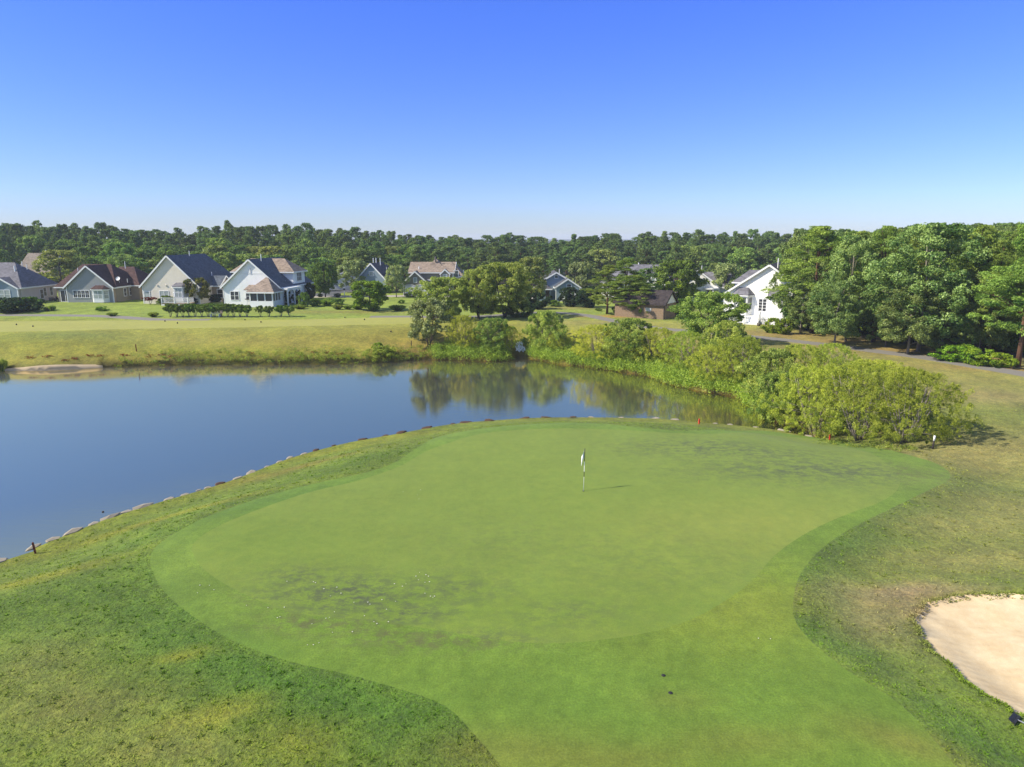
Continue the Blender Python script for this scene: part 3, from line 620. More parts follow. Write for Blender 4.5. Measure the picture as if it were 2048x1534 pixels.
# ------------------------------------------------------------------ houses
def XF(x=0, y=0, rot=0): return Matrix.Translation((x, y, 0)) @ Matrix.Rotation(rot, 4, 'Z')
def block(root, T, W, Ln, he, hr, wall, roof, hf=0, hb=0, oh=.35, side=None, z0=0, walls=True, th=.16, trim='white', fascia=True):
    """gable/hip volume, ridge along local +y; front face at y=0 looks to -y"""
    s = (hr - he) / (W / 2); ze = he - oh * s; hw = W / 2
    if walls:
        m = MB(T)
        if side:
            m.box(-hw, hw, 0, .2, z0, he)
            if not hf: m.prism([(-hw, 0, he), (hw, 0, he), (0, 0, hr)], (0, .2, 0))
            m.build('wall', M[wall], root)
            MB(T).box(-hw + .01, hw - .01, .2, Ln, z0, he - .01).build('side_wall', M[side], root)
        else:
            m.box(-hw, hw, 0, Ln, z0, he)
            if not hf: m.prism([(-hw, 0, he), (hw, 0, he), (0, 0, hr)], (0, .2, 0))
            if not hb: m.prism([(-hw, Ln - .2, he), (hw, Ln - .2, he), (0, Ln - .2, hr)], (0, .2, 0))
            m.build('wall', M[wall], root)
    yf, yb = -oh, Ln + oh; up = th * 1.25
    A, B, Cc = (-hw - oh, yf, ze + up), (0, yf + (hf + oh if hf else 0), hr + up), (hw + oh, yf, ze + up)
    E, R, D = (-hw - oh, yb, ze + up), (0, yb - (hb + oh if hb else 0), hr + up), (hw + oh, yb, ze + up)
    top = [A, B, Cc, D, R, E]; bot = [(p[0], p[1], p[2] - up + .004) for p in top]
    fs = [(0, 1, 4, 5), (1, 2, 3, 4)]
    if hf: fs.append((0, 2, 1))
    if hb: fs.append((3, 5, 4))
    fb = [tuple(i + 6 for i in f)[::-1] for f in fs]
    ring = [0, 2, 3, 5] if (hf and hb) else ([0, 2, 3, 4, 5] if hf else ([0, 1, 2, 3, 5] if hb else [0, 1, 2, 3, 4, 5]))
    sidef = [(ring[i], ring[i] + 6, ring[(i + 1) % len(ring)] + 6, ring[(i + 1) % len(ring)]) for i in range(len(ring))]
    r = MB(T).add(top + bot, fs + fb + sidef).build('roof', M[roof], root)
    if fascia:
        f = MB(T); w = .05; h = .2
        def off(p, dx=0, dy=0, dz=0): return (p[0] + dx, p[1] + dy, p[2] + dz)
        if not hf: f.beam(off(A, dy=-w / 2 - .003, dz=-.12), off(B, dy=-w / 2 - .003, dz=-.12), w, h + .04, (0, 0, 1)); f.beam(off(B, dy=-w / 2 - .005, dz=-.121), off(Cc, dy=-w / 2 - .005, dz=-.121), w, h + .04, (0, 0, 1))
        else: f.beam(off(A, dy=-w, dz=-.13), off(Cc, dy=-w, dz=-.13), w, h)
        for p, q in ((A, E), (Cc, D)):
            sg = -1 if p[0] < 0 else 1; f.beam(off(p, dx=sg * .045, dz=-.135), off(q, dx=sg * .045, dz=-.135), .08, h - .02)
        if hb: f.beam(off(E, dy=w, dz=-.13), off(D, dy=w, dz=-.13), w, h)
        f.build('fascia', M[trim], root)
    # white corner boards
    if walls and not hf:
        for sx in (-1, 1): MB(T).box(sx * hw - .07, sx * hw + .07, -.025, .1, z0, he - .02).build('corner_board', M[trim], root)
    return r
def win(root, T, x, z, w, h, cols=1, rows=2, glass='glass', y=0, name='window', fw=.09, trim='white', mun=.045, div=None):
    """window standing on the local front plane y"""
    f = MB(T); a, b, c, d = x - w / 2, x + w / 2, z, z + h
    f.box(a - fw, b + fw, y - .06, y + .01, d, d + fw); f.box(a - fw, b + fw, y - .075, y + .01, c - fw, c)
    f.box(a - fw, a, y - .06, y + .01, c, d); f.box(b, b + fw, y - .06, y + .01, c, d)
    for i in range(1, cols): f.box(a + w * i / cols - mun, a + w * i / cols + mun, y - .055, y + .01, c, d)
    for i in range(1, rows): f.box(a, b, y - .05, y + .01, c + h * i / rows - mun / 2, c + h * i / rows + mun / 2)
    if div:
        for i in range(1, div): 
            if i % max(1, div // cols): f.box(a + w * i / div - .012, a + w * i / div + .012, y - .048, y + .01, c, d)
    fo = f.build(name, M[trim], root)
    MB(T).box(a, b, y - .025, y + .005, c, d).build('pane', M[glass], fo)
    return fo
def bay(root, T, x, z0, w, h, dep, roof, wall='white', glass='glass_blind', rh=.7, rows=2):
    """canted bay window with its own little hip roof"""
    c = dep * .75; P = [(x - w / 2, 0), (x - w / 2 + c, -dep), (x + w / 2 - c, -dep), (x + w / 2, 0)]
    b = MB(T).prism([(p[0], p[1], z0) for p in P], (0, 0, h)).build('bay_window', M[wall], root)
    o = .22; Q = [(x - w / 2 - o, 0), (x - w / 2 + c - o * .5, -dep - o), (x + w / 2 - c + o * .5, -dep - o), (x + w / 2 + o, 0)]
    z = z0 + h; r = MB(T).add([(p[0], p[1], z) for p in Q] + [(p[0], p[1], z + .1) for p in Q] + [(x - w / 4, 0, z + rh), (x + w / 4, 0, z + rh)],
        [(0, 1, 2, 3), (0, 4, 5, 1), (1, 5, 6, 2), (2, 6, 7, 3), (4, 8, 5), (5, 8, 9, 6), (6, 9, 7), (0, 3, 7, 9, 8, 4)]).build('bay_roof', M[roof], b)
    MB(T).prism([(p[0] * 1.0, p[1] - .012, z - .14) for p in Q], (0, 0, .13)).build('trim', M['white'], b)
    for p, q in ((P[0], P[1]), (P[1], P[2]), (P[2], P[3])):
        p, q = Vector(p), Vector(q); ln = (q - p).length; ang = math.atan2(q.y - p.y, q.x - p.x); mid = (p + q) / 2
        T2 = T @ Matrix.Translation((mid.x, mid.y, 0)) @ Matrix.Rotation(ang, 4, 'Z')
        if ln < .5: continue
        n = 2 if ln > 1.3 else 1
        f = MB(T2); ww = ln - .28; zz, hh = z0 + h * .32, h * .56
        f.box(-ww / 2 - .05, ww / 2 + .05, -.03, .01, zz - .05, zz); f.box(-ww / 2 - .05, ww / 2 + .05, -.03, .01, zz + hh, zz + hh + .05)
        for xx in [-ww / 2 - .025, ww / 2 + .025] + ([0] if n == 2 else []): f.box(xx - .04, xx + .04, -.03, .01, zz, zz + hh)
        f.box(-ww / 2, ww / 2, -.028, .01, zz + hh / 2 - .03, zz + hh / 2 + .03)
        g = MB(T2).box(-ww / 2, ww / 2, -.012, .008, zz, zz + hh).build('pane', M[glass], b); f.build('frame', M['white'], b)
    return b
def pipe(root, x, y, z, h=.8, r=.06, mat='white', name='vent_pipe'):
    MB().tube([(x, y, z - .4), (x, y, z + h)], [r, r], 8).build(name, M[mat], root)
def rail(mb, x0, x1, y, z0, z1, n, ax='x'):
    B = (lambda a, b, c, d, e, f: mb.box(a, b, c, d, e, f)) if ax == 'x' else (lambda a, b, c, d, e, f: mb.box(c, d, a, b, e, f))
    B(x0, x1, y - .04, y + .04, z1 - .07, z1); B(x0, x1, y - .03, y + .03, z0 + .1, z0 + .16)
    for i in range(1, n): xx = x0 + (x1 - x0) * i / n; B(xx - .02, xx + .02, y - .02, y + .02, z0 + .16, z1 - .07)
def house(px, base, name, label, rz=0, y=None, sink=.05):
    X, Y, Zg = G(px, base)
    if y: X, Y = X * y / Y, y; Zg = Z(X, Y)
    return empty(name, (X, Y, Zg - sink), rz, label, 'house'), Y
I4 = Matrix.Identity(4)
# --- far-left beige-roofed house
r, Y = house(64, 585, 'house', 'far house with a plain beige roof showing above the pale green tree', 0, 150)
k = mpp(150); T = XF(4.5, 4, PI / 2); block(r, T, 9, 7.5, 2.9, 7.6, 's_beige', 'r_beige', hf=.0, hb=.6); pipe(r, 1.6, 4, 7.6, .9)
win(r, I4, -2, 1, 1.2, 1.3, y=-.51)
# --- grey house at the left edge
r, Y = house(7, 604, 'house', 'blue-grey single-storey house cut by the left edge of the picture', 0, 116)
block(r, XF(2.9, 5.1, PI / 2), 9.0, 14, 2.9, 6.6, 's_pink', 'r_grey', hf=3.6, hb=3.6)
block(r, XF(0, 0), 5.3, 6, 2.7, 4.3, 's_blue', 'r_grey', side='s_pink', oh=.3)
block(r, XF(-5.2, .6), 8.5, 6, 2.7, 5.1, 's_blue', 'r_grey', side='s_pink', oh=.3)
for i in (-1, 0, 1): win(r, I4, i * .98 - .1, .9, .84, 1.45, glass='glass_blind')
TS = XF(2.9, 0, PI / 2)
TR = Matrix.Translation((2.9, .7, 0)) @ Matrix.Rotation(PI / 2, 4, 'Z')
for a, w_, nm in ((.3, .8, 'window'), (3.2, .8, 'door'), (4.7, .8, 'window')): win(r, Matrix.Translation((2.64 if a < 4 else 2.9, 0, 0)) @ Matrix.Rotation(PI / 2, 4, 'Z'), 0 + a + .8, .55 if nm == 'window' else .1, w_, 1.5 if nm == 'window' else 2, name=nm, glass='glass_dark' if nm == 'window' else 'white')
for a in (6.4, 8.1): win(r, Matrix.Translation((2.9, 0, 0)) @ Matrix.Rotation(PI / 2, 4, 'Z'), a, .9, .7, 1.4, glass='glass_dark')
pipe(r, .3, 3.4, 5.2, 1.1, .12); pipe(r, 1.6, 4.6, 6.0, .5); pipe(r, .4, 5.2, 6.5, .5)
# --- brown-roofed house
r, Y = house(182, 602, 'house', 'grey house with a dark brown roof and a small bay window', 0, 119)
block(r, XF(4.05, 5.9, PI / 2), 10.0, 10.2, 2.75, 6.2, 's_taupe', 'r_brown', hf=3.2, hb=1.8)
block(r, XF(5.6, 9.5, PI / 2), 8.0, 5, 2.75, 5.6, 's_tan', 'r_brown', hf=2.6, hb=0)
block(r, XF(0, 0), 8.0, 6, 2.75, 6.2, 's_grey', 'r_brown', side='s_tan', oh=.35)
win(r, I4, -1.5, .9, 2.7, 1.2, 4, 2, div=8, glass='glass_dark'); win(r, XF(-4.9, .9), 0, .12, 1.5, 1.95, 2, 1, glass='glass_dark', name='sliding_door')
bay(r, I4, 1.85, .1, 2.9, 2.25, .8, 'r_brown', rh=.65)
for a in (3.6, 5.4): win(r, Matrix.Translation((4.0, 0, 0)) @ Matrix.Rotation(PI / 2, 4, 'Z'), a, .9, .75, 1.3, glass='glass_dark', y=-.06)
pipe(r, 3.3, 6, 6.0, .9); pipe(r, -4.2, 4.2, 5.0, .8); pipe(r, 4.4, 4.2, 3.6, .3)
d = MB().tube([(4.1, 2.2, 3.3), (4.1, 2.0, 3.9)], [.03, .03], 6); d.build('dish_arm', M['metal'], r)
MB(Matrix.Translation((4.1, 1.9, 4.0)) @ Matrix.Rotation(1.1, 4, 'X')).lathe([(.02, .0), (.2, .03), (.36, .12), (.37, .14), (.2, .06), (.02, .03)], 14).build('satellite_dish', M['white'], r)
# --- beige house with big dark roof
r, Y = house(344, 605, 'house', 'beige house with one wide gable and a big blue-black roof', -.07, 116.5)
block(r, I4, 9.9, 15, 3.1, 8.0, 's_beige', 'r_black', hb=2.5)
block(r, XF(5.0, 6.5, PI / 2) @ Matrix.Translation((0, -1.4, 0)), 4.2, 4, 2.9, 4.3, 's_tan', 'r_black', oh=.3)
win(r, I4, -4.25, .95, .9, 1.15, glass='glass_blind'); win(r, I4, -1.2, .85, 1.5, 1.35, 2, 2, glass='glass_blind')
bay(r, I4, 1.75, .5, 2.7, 2.5, .8, 'r_grey', rh=.65)
for x_ in (-2.3, -.75): MB().box(x_ - .12, x_ + .12, -.14, .02, 3.1, 3.3).build('wall_vent', M['s_beige'], r)
pipe(r, .3, 6.5, 7.9, .9); pipe(r, 3.8, 7.0, 4.6, .5)
win(r, Matrix.Translation((6.4, 6.5, 0)) @ Matrix.Rotation(0, 4, 'Z'), -.0, .8, .9, 1.4, y=-2.15, glass='glass_dark')
# deck
dk = MB().box(-.2, 4.6, -3.0, -.9, .30, .42).build('deck', M['wood'], r)
MB().box(-.15, 4.55, -2.98, -2.9, 0, .30).build('skirt', M['white'], dk)
rl = MB(); rail(rl, .05, 4.5, -2.95, .42, 1.35, 28)
for x_ in (0, 2.2, 4.5): rl.box(x_ - .07, x_ + .07, -3.03, -2.88, .42, 1.45)
rail(rl, -2.9, -1.0, 4.5, .42, 1.35, 12, 'y'); rail(rl, -2.9, -1.0, -.1, .42, 1.35, 12, 'y'); rl.build('railing', M['white'], dk)
# --- white house with screened porch
r, Y = house(505, 609, 'house', 'white house with a screened corner porch under a tan roof', -.09, 114)
block(r, I4, 9.6, 14, 3.15, 7.45, 's_white', 'r_black', hb=2)
block(r, XF(4.9, 8.3, PI / 2), 5.2, 10.6, 5.45, 7.3, 's_white', 'r_tan', hf=2.4, hb=2.0, oh=.4)
T = XF(3.0, -3.0); block(r, T, 3.9, 3.0, 2.75, 4.7, 's_white', 'r_tan', hf=2.9, walls=False, oh=.4)
po = MB().box(1.05, 4.95, -3.0, 0, .0, 1.05).build('porch_base', M['s_white'], r)
ps = MB()
for x_ in (1.12, 2.36, 3.62, 4.88): ps.box(x_ - .09, x_ + .09, -3.02, -2.85, 1.05, 2.62)
for y_ in (-2.0, -1.0, -.1): ps.box(4.79, 4.97, y_ - .08, y_ + .08, 1.05, 2.62)
ps.box(1.03, 4.97, -3.03, -2.84, 2.5, 2.68); ps.box(4.78, 4.98, -3, 0, 2.5, 2.68); ps.build('porch_post', M['white'], r)
for x_ in (1.74, 2.99, 4.25): MB().box(x_ - .53, x_ + .53, -2.93, -2.9, 1.06, 2.49).build('screen', M['glass_dark'], r)
MB().box(4.86, 4.88, -2.85, 0, 1.06, 2.49).build('screen', M['glass_dark'], r); MB().box(1.08, 1.12, -2.85, 0, 1.06, 2.49).build('screen', M['glass_dark'], r)
# small roof over back door
MB().add([(-.6, -1.5, 2.65), (1.0, -1.5, 2.65), (1.0, .0, 3.3), (-.3, 0, 3.3), (-.6, -1.5, 2.75), (1.0, -1.5, 2.75), (1.0, 0, 3.45), (-.3, 0, 3.45)], [(3, 2, 1, 0), (4, 5, 6, 7), (0, 1, 5, 4), (1, 2, 6, 5), (2, 3, 7, 6), (3, 0, 4, 7)]).build('door_canopy', M['r_tan'], r)
MB().box(.2, 1.0, -.05, .01, .1, 2.2).build('door', M['white'], r)
win(r, I4, -2.95, .95, 1.35, 1.35, 2, 2, glass='glass_dark'); win(r, I4, -.65, .95, .62, 1.25, glass='glass_dark')
MB().box(-.14, .14, -.1, .0, 5.3, 6.2).build('gable_vent', M['white'], r)
bl = MB(); [bl.box(-4.8 + i * 0, 0, 0, 0, 0, 0) for i in ()]
MB().box(-2.1, 2.1, -.035, .0, 5.25, 5.37).build('band', M['white'], r)
win(r, Matrix.Translation((4.9, 8.3, 0)) @ Matrix.Rotation(PI / 2, 4, 'Z'), 0, 3.7, 1.9, 1.35, 3, 2, glass='glass_dark', y=-.02)
# arched side colonnade
co = MB()
for y_ in (.4, 3.2, 6.0): co.box(5.9, 6.1, y_ - .1, y_ + .1, 0, 2.6)
co.box(4.8, 6.12, .2, 6.2, 2.6, 2.9)
for y_ in (1.8, 4.6):
    pr = [(5.94, y_ - 1.3, 2.6)] + [(5.94, y_ + 1.3 * math.cos(t), 1.9 + .65 * math.sin(t)) for t in np.linspace(PI, 0, 9)] + [(5.94, y_ + 1.3, 2.6)]
    co.prism(pr, (.12, 0, 0))
co.build('colonnade', M['white'], r)
pipe(r, .5, 3.4, 7.3, 1.1, .07); pipe(r, 3.6, 2.8, 3.9, .35); pipe(r, 4.2, 4, 3.5, .4)
# --- small dark-roofed house (three pipes)
r, Y = house(744, 582, 'house', 'dark-roofed house with three white pipes half hidden by trees', math.radians(-8), 141)
block(r, I4, 6.0, 10, 2.8, 6.0, 's_blue', 'r_dark', hb=2.2, side='s_tan'); win(r, I4, 0, 3.6, .8, .8, 1, 1, glass='glass_blind', name='round_window'); win(r, I4, 0, .9, 1.6, 1.3, 2)
for i, x_ in enumerate((-.5, .1, 1.0)): pipe(r, x_, 3.0, 6.0, 1.1, .09)
pipe(r, 1.8, 4.5, 4.6, .6)
# --- white garage down the street
r, Y = house(695, 578, 'garage', 'low white garage seen behind the street under the trees', math.radians(10), 150)
r['category'] = 'garage'; block(r, I4, 7.5, 6, 2.4, 4.0, 's_white', 'r_grey'); MB().box(-2.9, 2.9, -.06, .0, .05, 2.1).build('garage_door', M['white'], r)
# --- tan-roofed two-storey house
r, Y = house(868, 584, 'house', 'two-storey taupe house with a tan roof and arched garage doors', 0, 134)
q = mpp(134)
block(r, XF(3.6, 6, PI / 2), 8, 8.5, 4.5, 6.2, 's_taupe', 'r_tan', hf=.0, hb=.0)
block(r, XF(-.1, 2.2), 7.0, 7.5, 3.3, 6.9, 's_taupe', 'r_tan', hf=3.4, hb=3.4)
block(r, XF(3.2, 2.6), 4.4, 7, 3.9, 6.1, 's_taupe', 'r_tan', hf=2.1, hb=2)
T = XF((832 - 868) * q, -.6); block(r, T, 4.6, 6, 2.6, 4.7, 's_taupe', 'r_tan', oh=.3)
win(r, T, 0, 2.75, .55, .8, glass='glass_blind')
for x_ in (-1.1, 1.1):
    f = MB(T).box(x_ - .95, x_ + .95, -.05, .0, .02, 1.85); f.prism([(x_ + .95 * math.cos(t), -.05, 1.85 + .3 * math.sin(t)) for t in np.linspace(0, PI, 10)], (0, .05, 0)); f.build('garage_door', M['white'], r)
    f = MB(T); pr = [(x_ + 1.1 * math.cos(t), -.09, 1.85 + .42 * math.sin(t)) for t in np.linspace(0, PI, 11)]
    for a, b in zip(pr, pr[1:]): f.beam(a, b, .06, .12)
    f.build('arch_trim', M['white'], r)
block(r, XF(2.1, 1.2), 1.7, 2.5, 4.2, 5.0, 's_taupe', 'r_tan', oh=.15); win(r, XF(2.1, 1.2), 0, 3.4, .7, .7, glass='glass_blind')
win(r, XF(4.2, 2.0), 0, 3.6, .9, 1.2); pipe(r, -.1, 4.8, 6.8, .7, .16, 'greyblock', 'chimney'); pipe(r, -3.2, 3, 5.3, .3, .1)
win(r, Matrix.Translation((5.4, 5.5, 0)) @ Matrix.Rotation(PI / 2, 4, 'Z'), 0, 3.4, 1, 1.3, y=-.02)
# --- blue-grey house
r, Y = house(1114, 597, 'house', 'small blue-grey house with white gables and a white garage door', 0, 122)
block(r, XF(.0, 2.5), 5.2, 8, 3.4, 4.9, 's_blue', 'r_dark', side='s_blue', oh=.25)
block(r, XF(1.9, .0), 4.2, 5, 2.5, 3.9, 's_blue', 'r_dark', oh=.25)
block(r, XF(-2.4, .8), 2.6, 4, 2.2, 3.0, 's_blue', 'r_dark', hf=1, oh=.25)
MB(XF(1.9, 0)).box(-1.3, 1.5, -.07, 0, .02, 2.0).build('garage_door', M['white'], r); win(r, XF(2.1, 0), 0, 2.35, .7, .7, glass='glass_dark'); win(r, XF(0, 2.5), 0, 4.0, .5, .45, 1, 1)
win(r, XF(-2.5, .8), -.4, .6, .7, 1.3, glass='glass_dark'); MB(XF(-2.4, .8)).box(.4, 1.1, -.05, 0, .05, 2).build('door', M['darkwood'], r); pipe(r, .6, 3.6, 4.7, .9)
# --- grey-roofed house beyond the pines
r, Y = house(1295, 592, 'house', 'long grey-roofed house behind the three small pines', math.radians(-12), 127)
block(r, XF(4.4, 5.4, PI / 2), 9, 13, 3.0, 6.0, 's_bright', 'r_grey', hf=2.5, hb=3)
block(r, XF(.3, .4), 6.0, 5, 3.0, 5.8, 's_bright', 'r_grey', hf=2.8); block(r, XF(.8, -.4), 2.2, 3, 2.9, 4.3, 's_bright', 'r_grey', oh=.2)
win(r, XF(.8, -.4), 0, .7, 1.2, 1.6, 2, 3); pipe(r, -2, 6, 5.9, .6, .1)
# --- white gabled house with porch
r, Y = house(1392, 594, 'house', 'white gabled house with a dark porch door right of the round tree', math.radians(-14), 122)
block(r, I4, 7.4, 9, 2.9, 5.6, 's_bright', 'r_dark', hb=2); block(r, XF(5.6, 3.5, PI / 2), 5.5, 7, 2.8, 5.0, 's_bright', 'r_grey', hf=0, hb=0)
pr = MB(XF(2.6, -1.4)).box(-1.3, 1.3, 0, 1.4, 2.35, 2.55)
for x_ in (-1.2, .2, 1.2): pr.box(x_ - .08, x_ + .08, .05, .2, 0, 2.35)
pr.build('porch', M['white'], r); MB(XF(2.4, 0)).box(-.5, .5, -.06, 0, .05, 2.15).build('door', M['glass_dark'], r); win(r, I4, .2, .9, 1, 1.3); pipe(r, .8, 3, 5.4, .9)
# --- bright white house on the right
r, Y = house(1531, 643, 'house', 'bright white house with bay window and deck beside the tall wood', math.radians(-27), 92)
block(r, I4, 11.2, 13, 3.6, 7.55, 's_bright', 'r_dark', hb=2); block(r, XF(-1, 6.5, PI / 2), 4.2, 4.0, 5.1, 6.5, 's_bright', 'r_grey', hb=1.6, z0=3.5)
bay(r, I4, -3.1, .9, 2.5, 2.7, .8, 'r_grey', 's_bright', 'glass', rh=1.0)
b = MB().box(.35, 2.1, -.75, 0, .9, 3.5).build('bump_out', M['s_bright'], r)
MB().add([(.1, -1.0, 3.3), (2.3, -1.0, 3.3), (2.3, 0, 4.4), (.1, 0, 4.4), (.1, -1.0, 3.42), (2.3, -1.0, 3.42), (2.3, 0, 4.52), (.1, 0, 4.52)], [(3, 2, 1, 0), (4, 5, 6, 7), (0, 1, 5, 4), (1, 2, 6, 5), (2, 3, 7, 6), (3, 0, 4, 7)]).build('bump_out_roof', M['r_grey'], b)
win(r, I4, -.55, 1.5, .95, 1.6, 2, 4, glass='glass_dark', fw=.05); win(r, I4, 3.0, 1.4, .95, 1.6, 2, 4, glass='glass_dark', fw=.05); win(r, I4, 4.6, 1.4, .95, 1.6, 2, 4, glass='glass_dark', fw=.05)
dk = MB().box(-4.6, 4.5, -3.0, -.01, .75, .88).build('deck', M['white'], r); MB().box(-4.55, 4.45, -2.95, -.1, 0, .75).build('skirt', M['white'], dk)
rl = MB()
for a, b in ((-4.5, -2.2), (-.4, 4.4)):
    rail(rl, a, b, -2.95, .88, 1.75, int((b - a) * 7))
    for x_ in (a, b): rl.box(x_ - .07, x_ + .07, -3.03, -2.88, .88, 1.85)
rl.build('railing', M['white'], dk)
st = MB()
for i in range(4): st.box(-2.1, -.5, -3.0 - .32 * (i + 1), -3.0 - .32 * i, 0, .72 - .17 * i)
for x_ in (-2.15, -.45): st.beam((x_, -3.0, 1.7), (x_, -4.3, 1.0), .07, .08); st.box(x_ - .06, x_ + .06, -4.36, -4.22, 0, 1.05); [st.box(x_ - .02, x_ + .02, -3.1 - .2 * j, -3.06 - .2 * j, .5 - .05 * j, 1.6 - .1 * j) for j in range(6)]
st.build('steps', M['white'], dk); pipe(r, .8, 2, 7.4, 1.1, .07)
pl0 = r
# --- brick pump house
r, Y = house(1322, 633, 'pump_house', 'low tan brick shed with a dark roof and white end gable', math.radians(-33), 94)
r['category'] = 'shed'
T = XF(.4, 2.4, PI / 2); block(r, T, 4.6, 7.4, 2.1, 3.7, 'brick', 'r_shed', oh=.25, trim='darkwood')
MB(T).prism([(-2.2, -.03, 2.14), (2.2, -.03, 2.14), (0, -.03, 3.66)], (0, .02, 0)).build('gable_panel', M['white'], r)
win(r, XF(-1.9, .1), 0, 1.15, .7, .32, 1, 2, glass='glass_blind', fw=.05)

# ------------------------------------------------------------------ things on the course
def top(name, mb_parts, loc, rz, label, cat, group=None):
    o = empty(name, loc, rz, label, cat, group)
    for nm, mb, mt, *sm in mb_parts:
        if nm == 'leg' and len(mb.v) > 8:
            for k in range(len(mb.v) // 8): MB().add(mb.v[8 * k:8 * k + 8], [tuple(i - 8 * k for i in f) for f in mb.f[6 * k:6 * k + 6]]).build('leg', M[mt], o)
        else: mb.build(nm, M[mt], o, bool(sm))
    return o
x, y, z = G(1167, 982)
fl = MB(); fz = 1.55
import itertools
n = 9; vs = []; fs = []
for i in range(n + 1):
    for j in range(7):
        u, v = i / n, j / 6
        xx = -.125 * u * (1 - .12 * v) - .02; zz = fz + .12 + .36 * v * (1 - u * .45) - .24 * u * (1 - v) - .15 * u; yy = .05 * math.sin(u * 5 + v * 2.5) * u ** .5 - .03
        vs.append((xx, yy, zz))
for i in range(n):
    for j in range(6): fs.append((i * 7 + j, i * 7 + 7 + j, i * 7 + 8 + j, i * 7 + 1 + j))
m2 = [(a, b + .012, c) for a, b, c in vs]; nn = len(vs)
fl.add(vs + m2, fs + [tuple(nn + q for q in f)[::-1] for f in fs])
flag = top('golf_flag', [('flagpole', MB().tube([(0, 0, -.1), (.015, 0, 1.5)], [.013, .011], 10), 'white', 1), ('pole_band', MB().tube([(.0065, 0, .72), (.009, 0, .98)], [.0155, .0155], 10), 'black', 1),
      ('pole_tip', MB().tube([(.015, 0, 1.5), (.02, 0, 2.13)], [.017, .017], 10), 'black', 1), ('flag', fl, 'white')], (x, y, z), 0, 'white golf flag on a striped pole in the hole of the green', 'flag')
hole = MB().lathe([(.054, .0), (.054, .006), (.048, .007), (.0479, .006)], 20); o = hole.build('hole', M['black']); o.location = (x, y, z - .001); tag(o, 'small round hole at the foot of the flagpole', 'golf hole')
def stake(px, py, h, label, mat='red', w=.05, group=None, lean=0):
    x, y, z = G(px, py); o = MB().box(-w / 2, w / 2, -w / 2, w / 2, -.15, h - .04).add([(-w / 2, -w / 2, h - .04), (w / 2, -w / 2, h - .04), (w / 2, w / 2, h - .04), (-w / 2, w / 2, h - .04), (0, 0, h)], [(0, 1, 4), (1, 2, 4), (2, 3, 4), (3, 0, 4)]).build('hazard_stake', M[mat])
    o.location = (x, y, z); o.rotation_euler = (0, lean, .4); return tag(o, label, 'stake', group)
stake(71, 1107, .55, 'rusty red stake at the stone edge near the left corner', 'rust', .07, lean=-.08); stake(1398, 848, .42, 'bright red stake behind the green at the far bank edge', w=.08); stake(1659, 880, .4, 'red stake at the foot of the big willow clump', w=.07)
stake(273, 703, .85, 'dark red stake on the far bank above the water', 'rust', .10); stake(823, 696, .9, 'thin brown stake left of the silvery waterside tree', 'darkwood', .08)
x, y, z = G(1865, 898); mb = MB().tube([(0, 0, -.1), (.02, 0, .5)], [.055, .052], 10)
post = top('marker_post', [('post', mb, 'darkwood', 1), ('painted_top', MB().tube([(.02, 0, .5), (.03, 0, .82)], [.058, .056], 10), 'white', 1)], (x, y, z), 0, 'short post with a white top beside the willow shadow', 'post')
# tee markers and sprinkler covers
tm = [(33, 650, 'black'), (66, 653.5, 'black'), (330, 643, 'black'), (355, 647, 'black'), (490, 640.5, 'black'), (522, 645, 'darkwood'), (690, 636, 'black'), (729, 640, 'black'), (782, 664, 'black')]
tl = ['dark tee marker nearest the left edge on the pale tee', 'second dark tee marker from the left edge', 'dark tee marker below the clipped ball shrub', 'dark tee marker left of the middle of the tee', 'small dark marker below the hedge of small trees', 'brown tee marker right below the hedge', 'dark tee marker below the ornamental beds', 'dark tee marker nearest the round green bush', 'small dark marker low on the slope before the round bush']
for (a, b, mt), lb in zip(tm, tl):
    x, y, z = G(a, b); o = MB().lathe([(.02, -.02), (.07, 0), (.09, .05), (.07, .14), (.02, .2)], 10).build('tee_marker', M[mt], None, True); o.location = (x, y, z); o.rotation_euler = (0, 0, 1); tag(o, lb, 'tee marker', 'tee markers on the far tee')
for a, b, lb in ((1327, 1351, 'dark sprinkler cover in a scuffed patch of the apron'), (1341, 1386, 'dark sprinkler cover nearer the camera on the apron')):
    x, y, z = G(a, b); top('sprinkler_head', [('cover', MB().lathe([(.05, -.02), (.06, .008), (.05, .016), (.015, .018)], 16), 'black', 1), ('cap', MB().lathe([(.02, .017), (.02, .022), (.01, .023)], 12), 'darkwood', 1)], (x, y, z), 0, lb, 'sprinkler', 'sprinkler covers on the apron')
# bunker rake lying in the grass
x, y, z = G(2033, 1444)
hd = MB().box(-.20, .20, -.03, .03, .05, .08).add([(-.2, .03, .05), (.2, .03, .05), (.2, .13, .10), (-.2, .13, .10), (-.2, .03, .065), (.2, .03, .065), (.2, .13, .115), (-.2, .13, .115)], [(3, 2, 1, 0), (4, 5, 6, 7), (0, 1, 5, 4), (1, 2, 6, 5), (2, 3, 7, 6), (3, 0, 4, 7)])
for i in range(14): hd.box(-.19 + i * .029, -.183 + i * .029, -.02, -.005, -.02, .05)
top('bunker_rake', [('rake_head', hd, 'black'), ('handle', MB().tube([(0, -.02, .07), (.0, -.5, .06), (0, -1.8, .02)], [.016, .016, .016], 10), 'metal', 1)], (x, y, z), math.radians(38), 'black-headed bunker rake with a pale handle lying on the grass', 'rake')
# a few ducks-sized debris bits on water: floating specks
for a, b, lb in ((561, 1024 / 1 + 0, 'tiny dark floating bit on the near water'),):
    x, y = at_z(206, 1024, WATER); o = MB().lathe([(.01, .0), (.06, .02), (.05, .05), (.01, .06)], 8).build('floating_debris', M['darkwood']); o.location = (x, y, WATER - .01); tag(o, lb, 'debris')
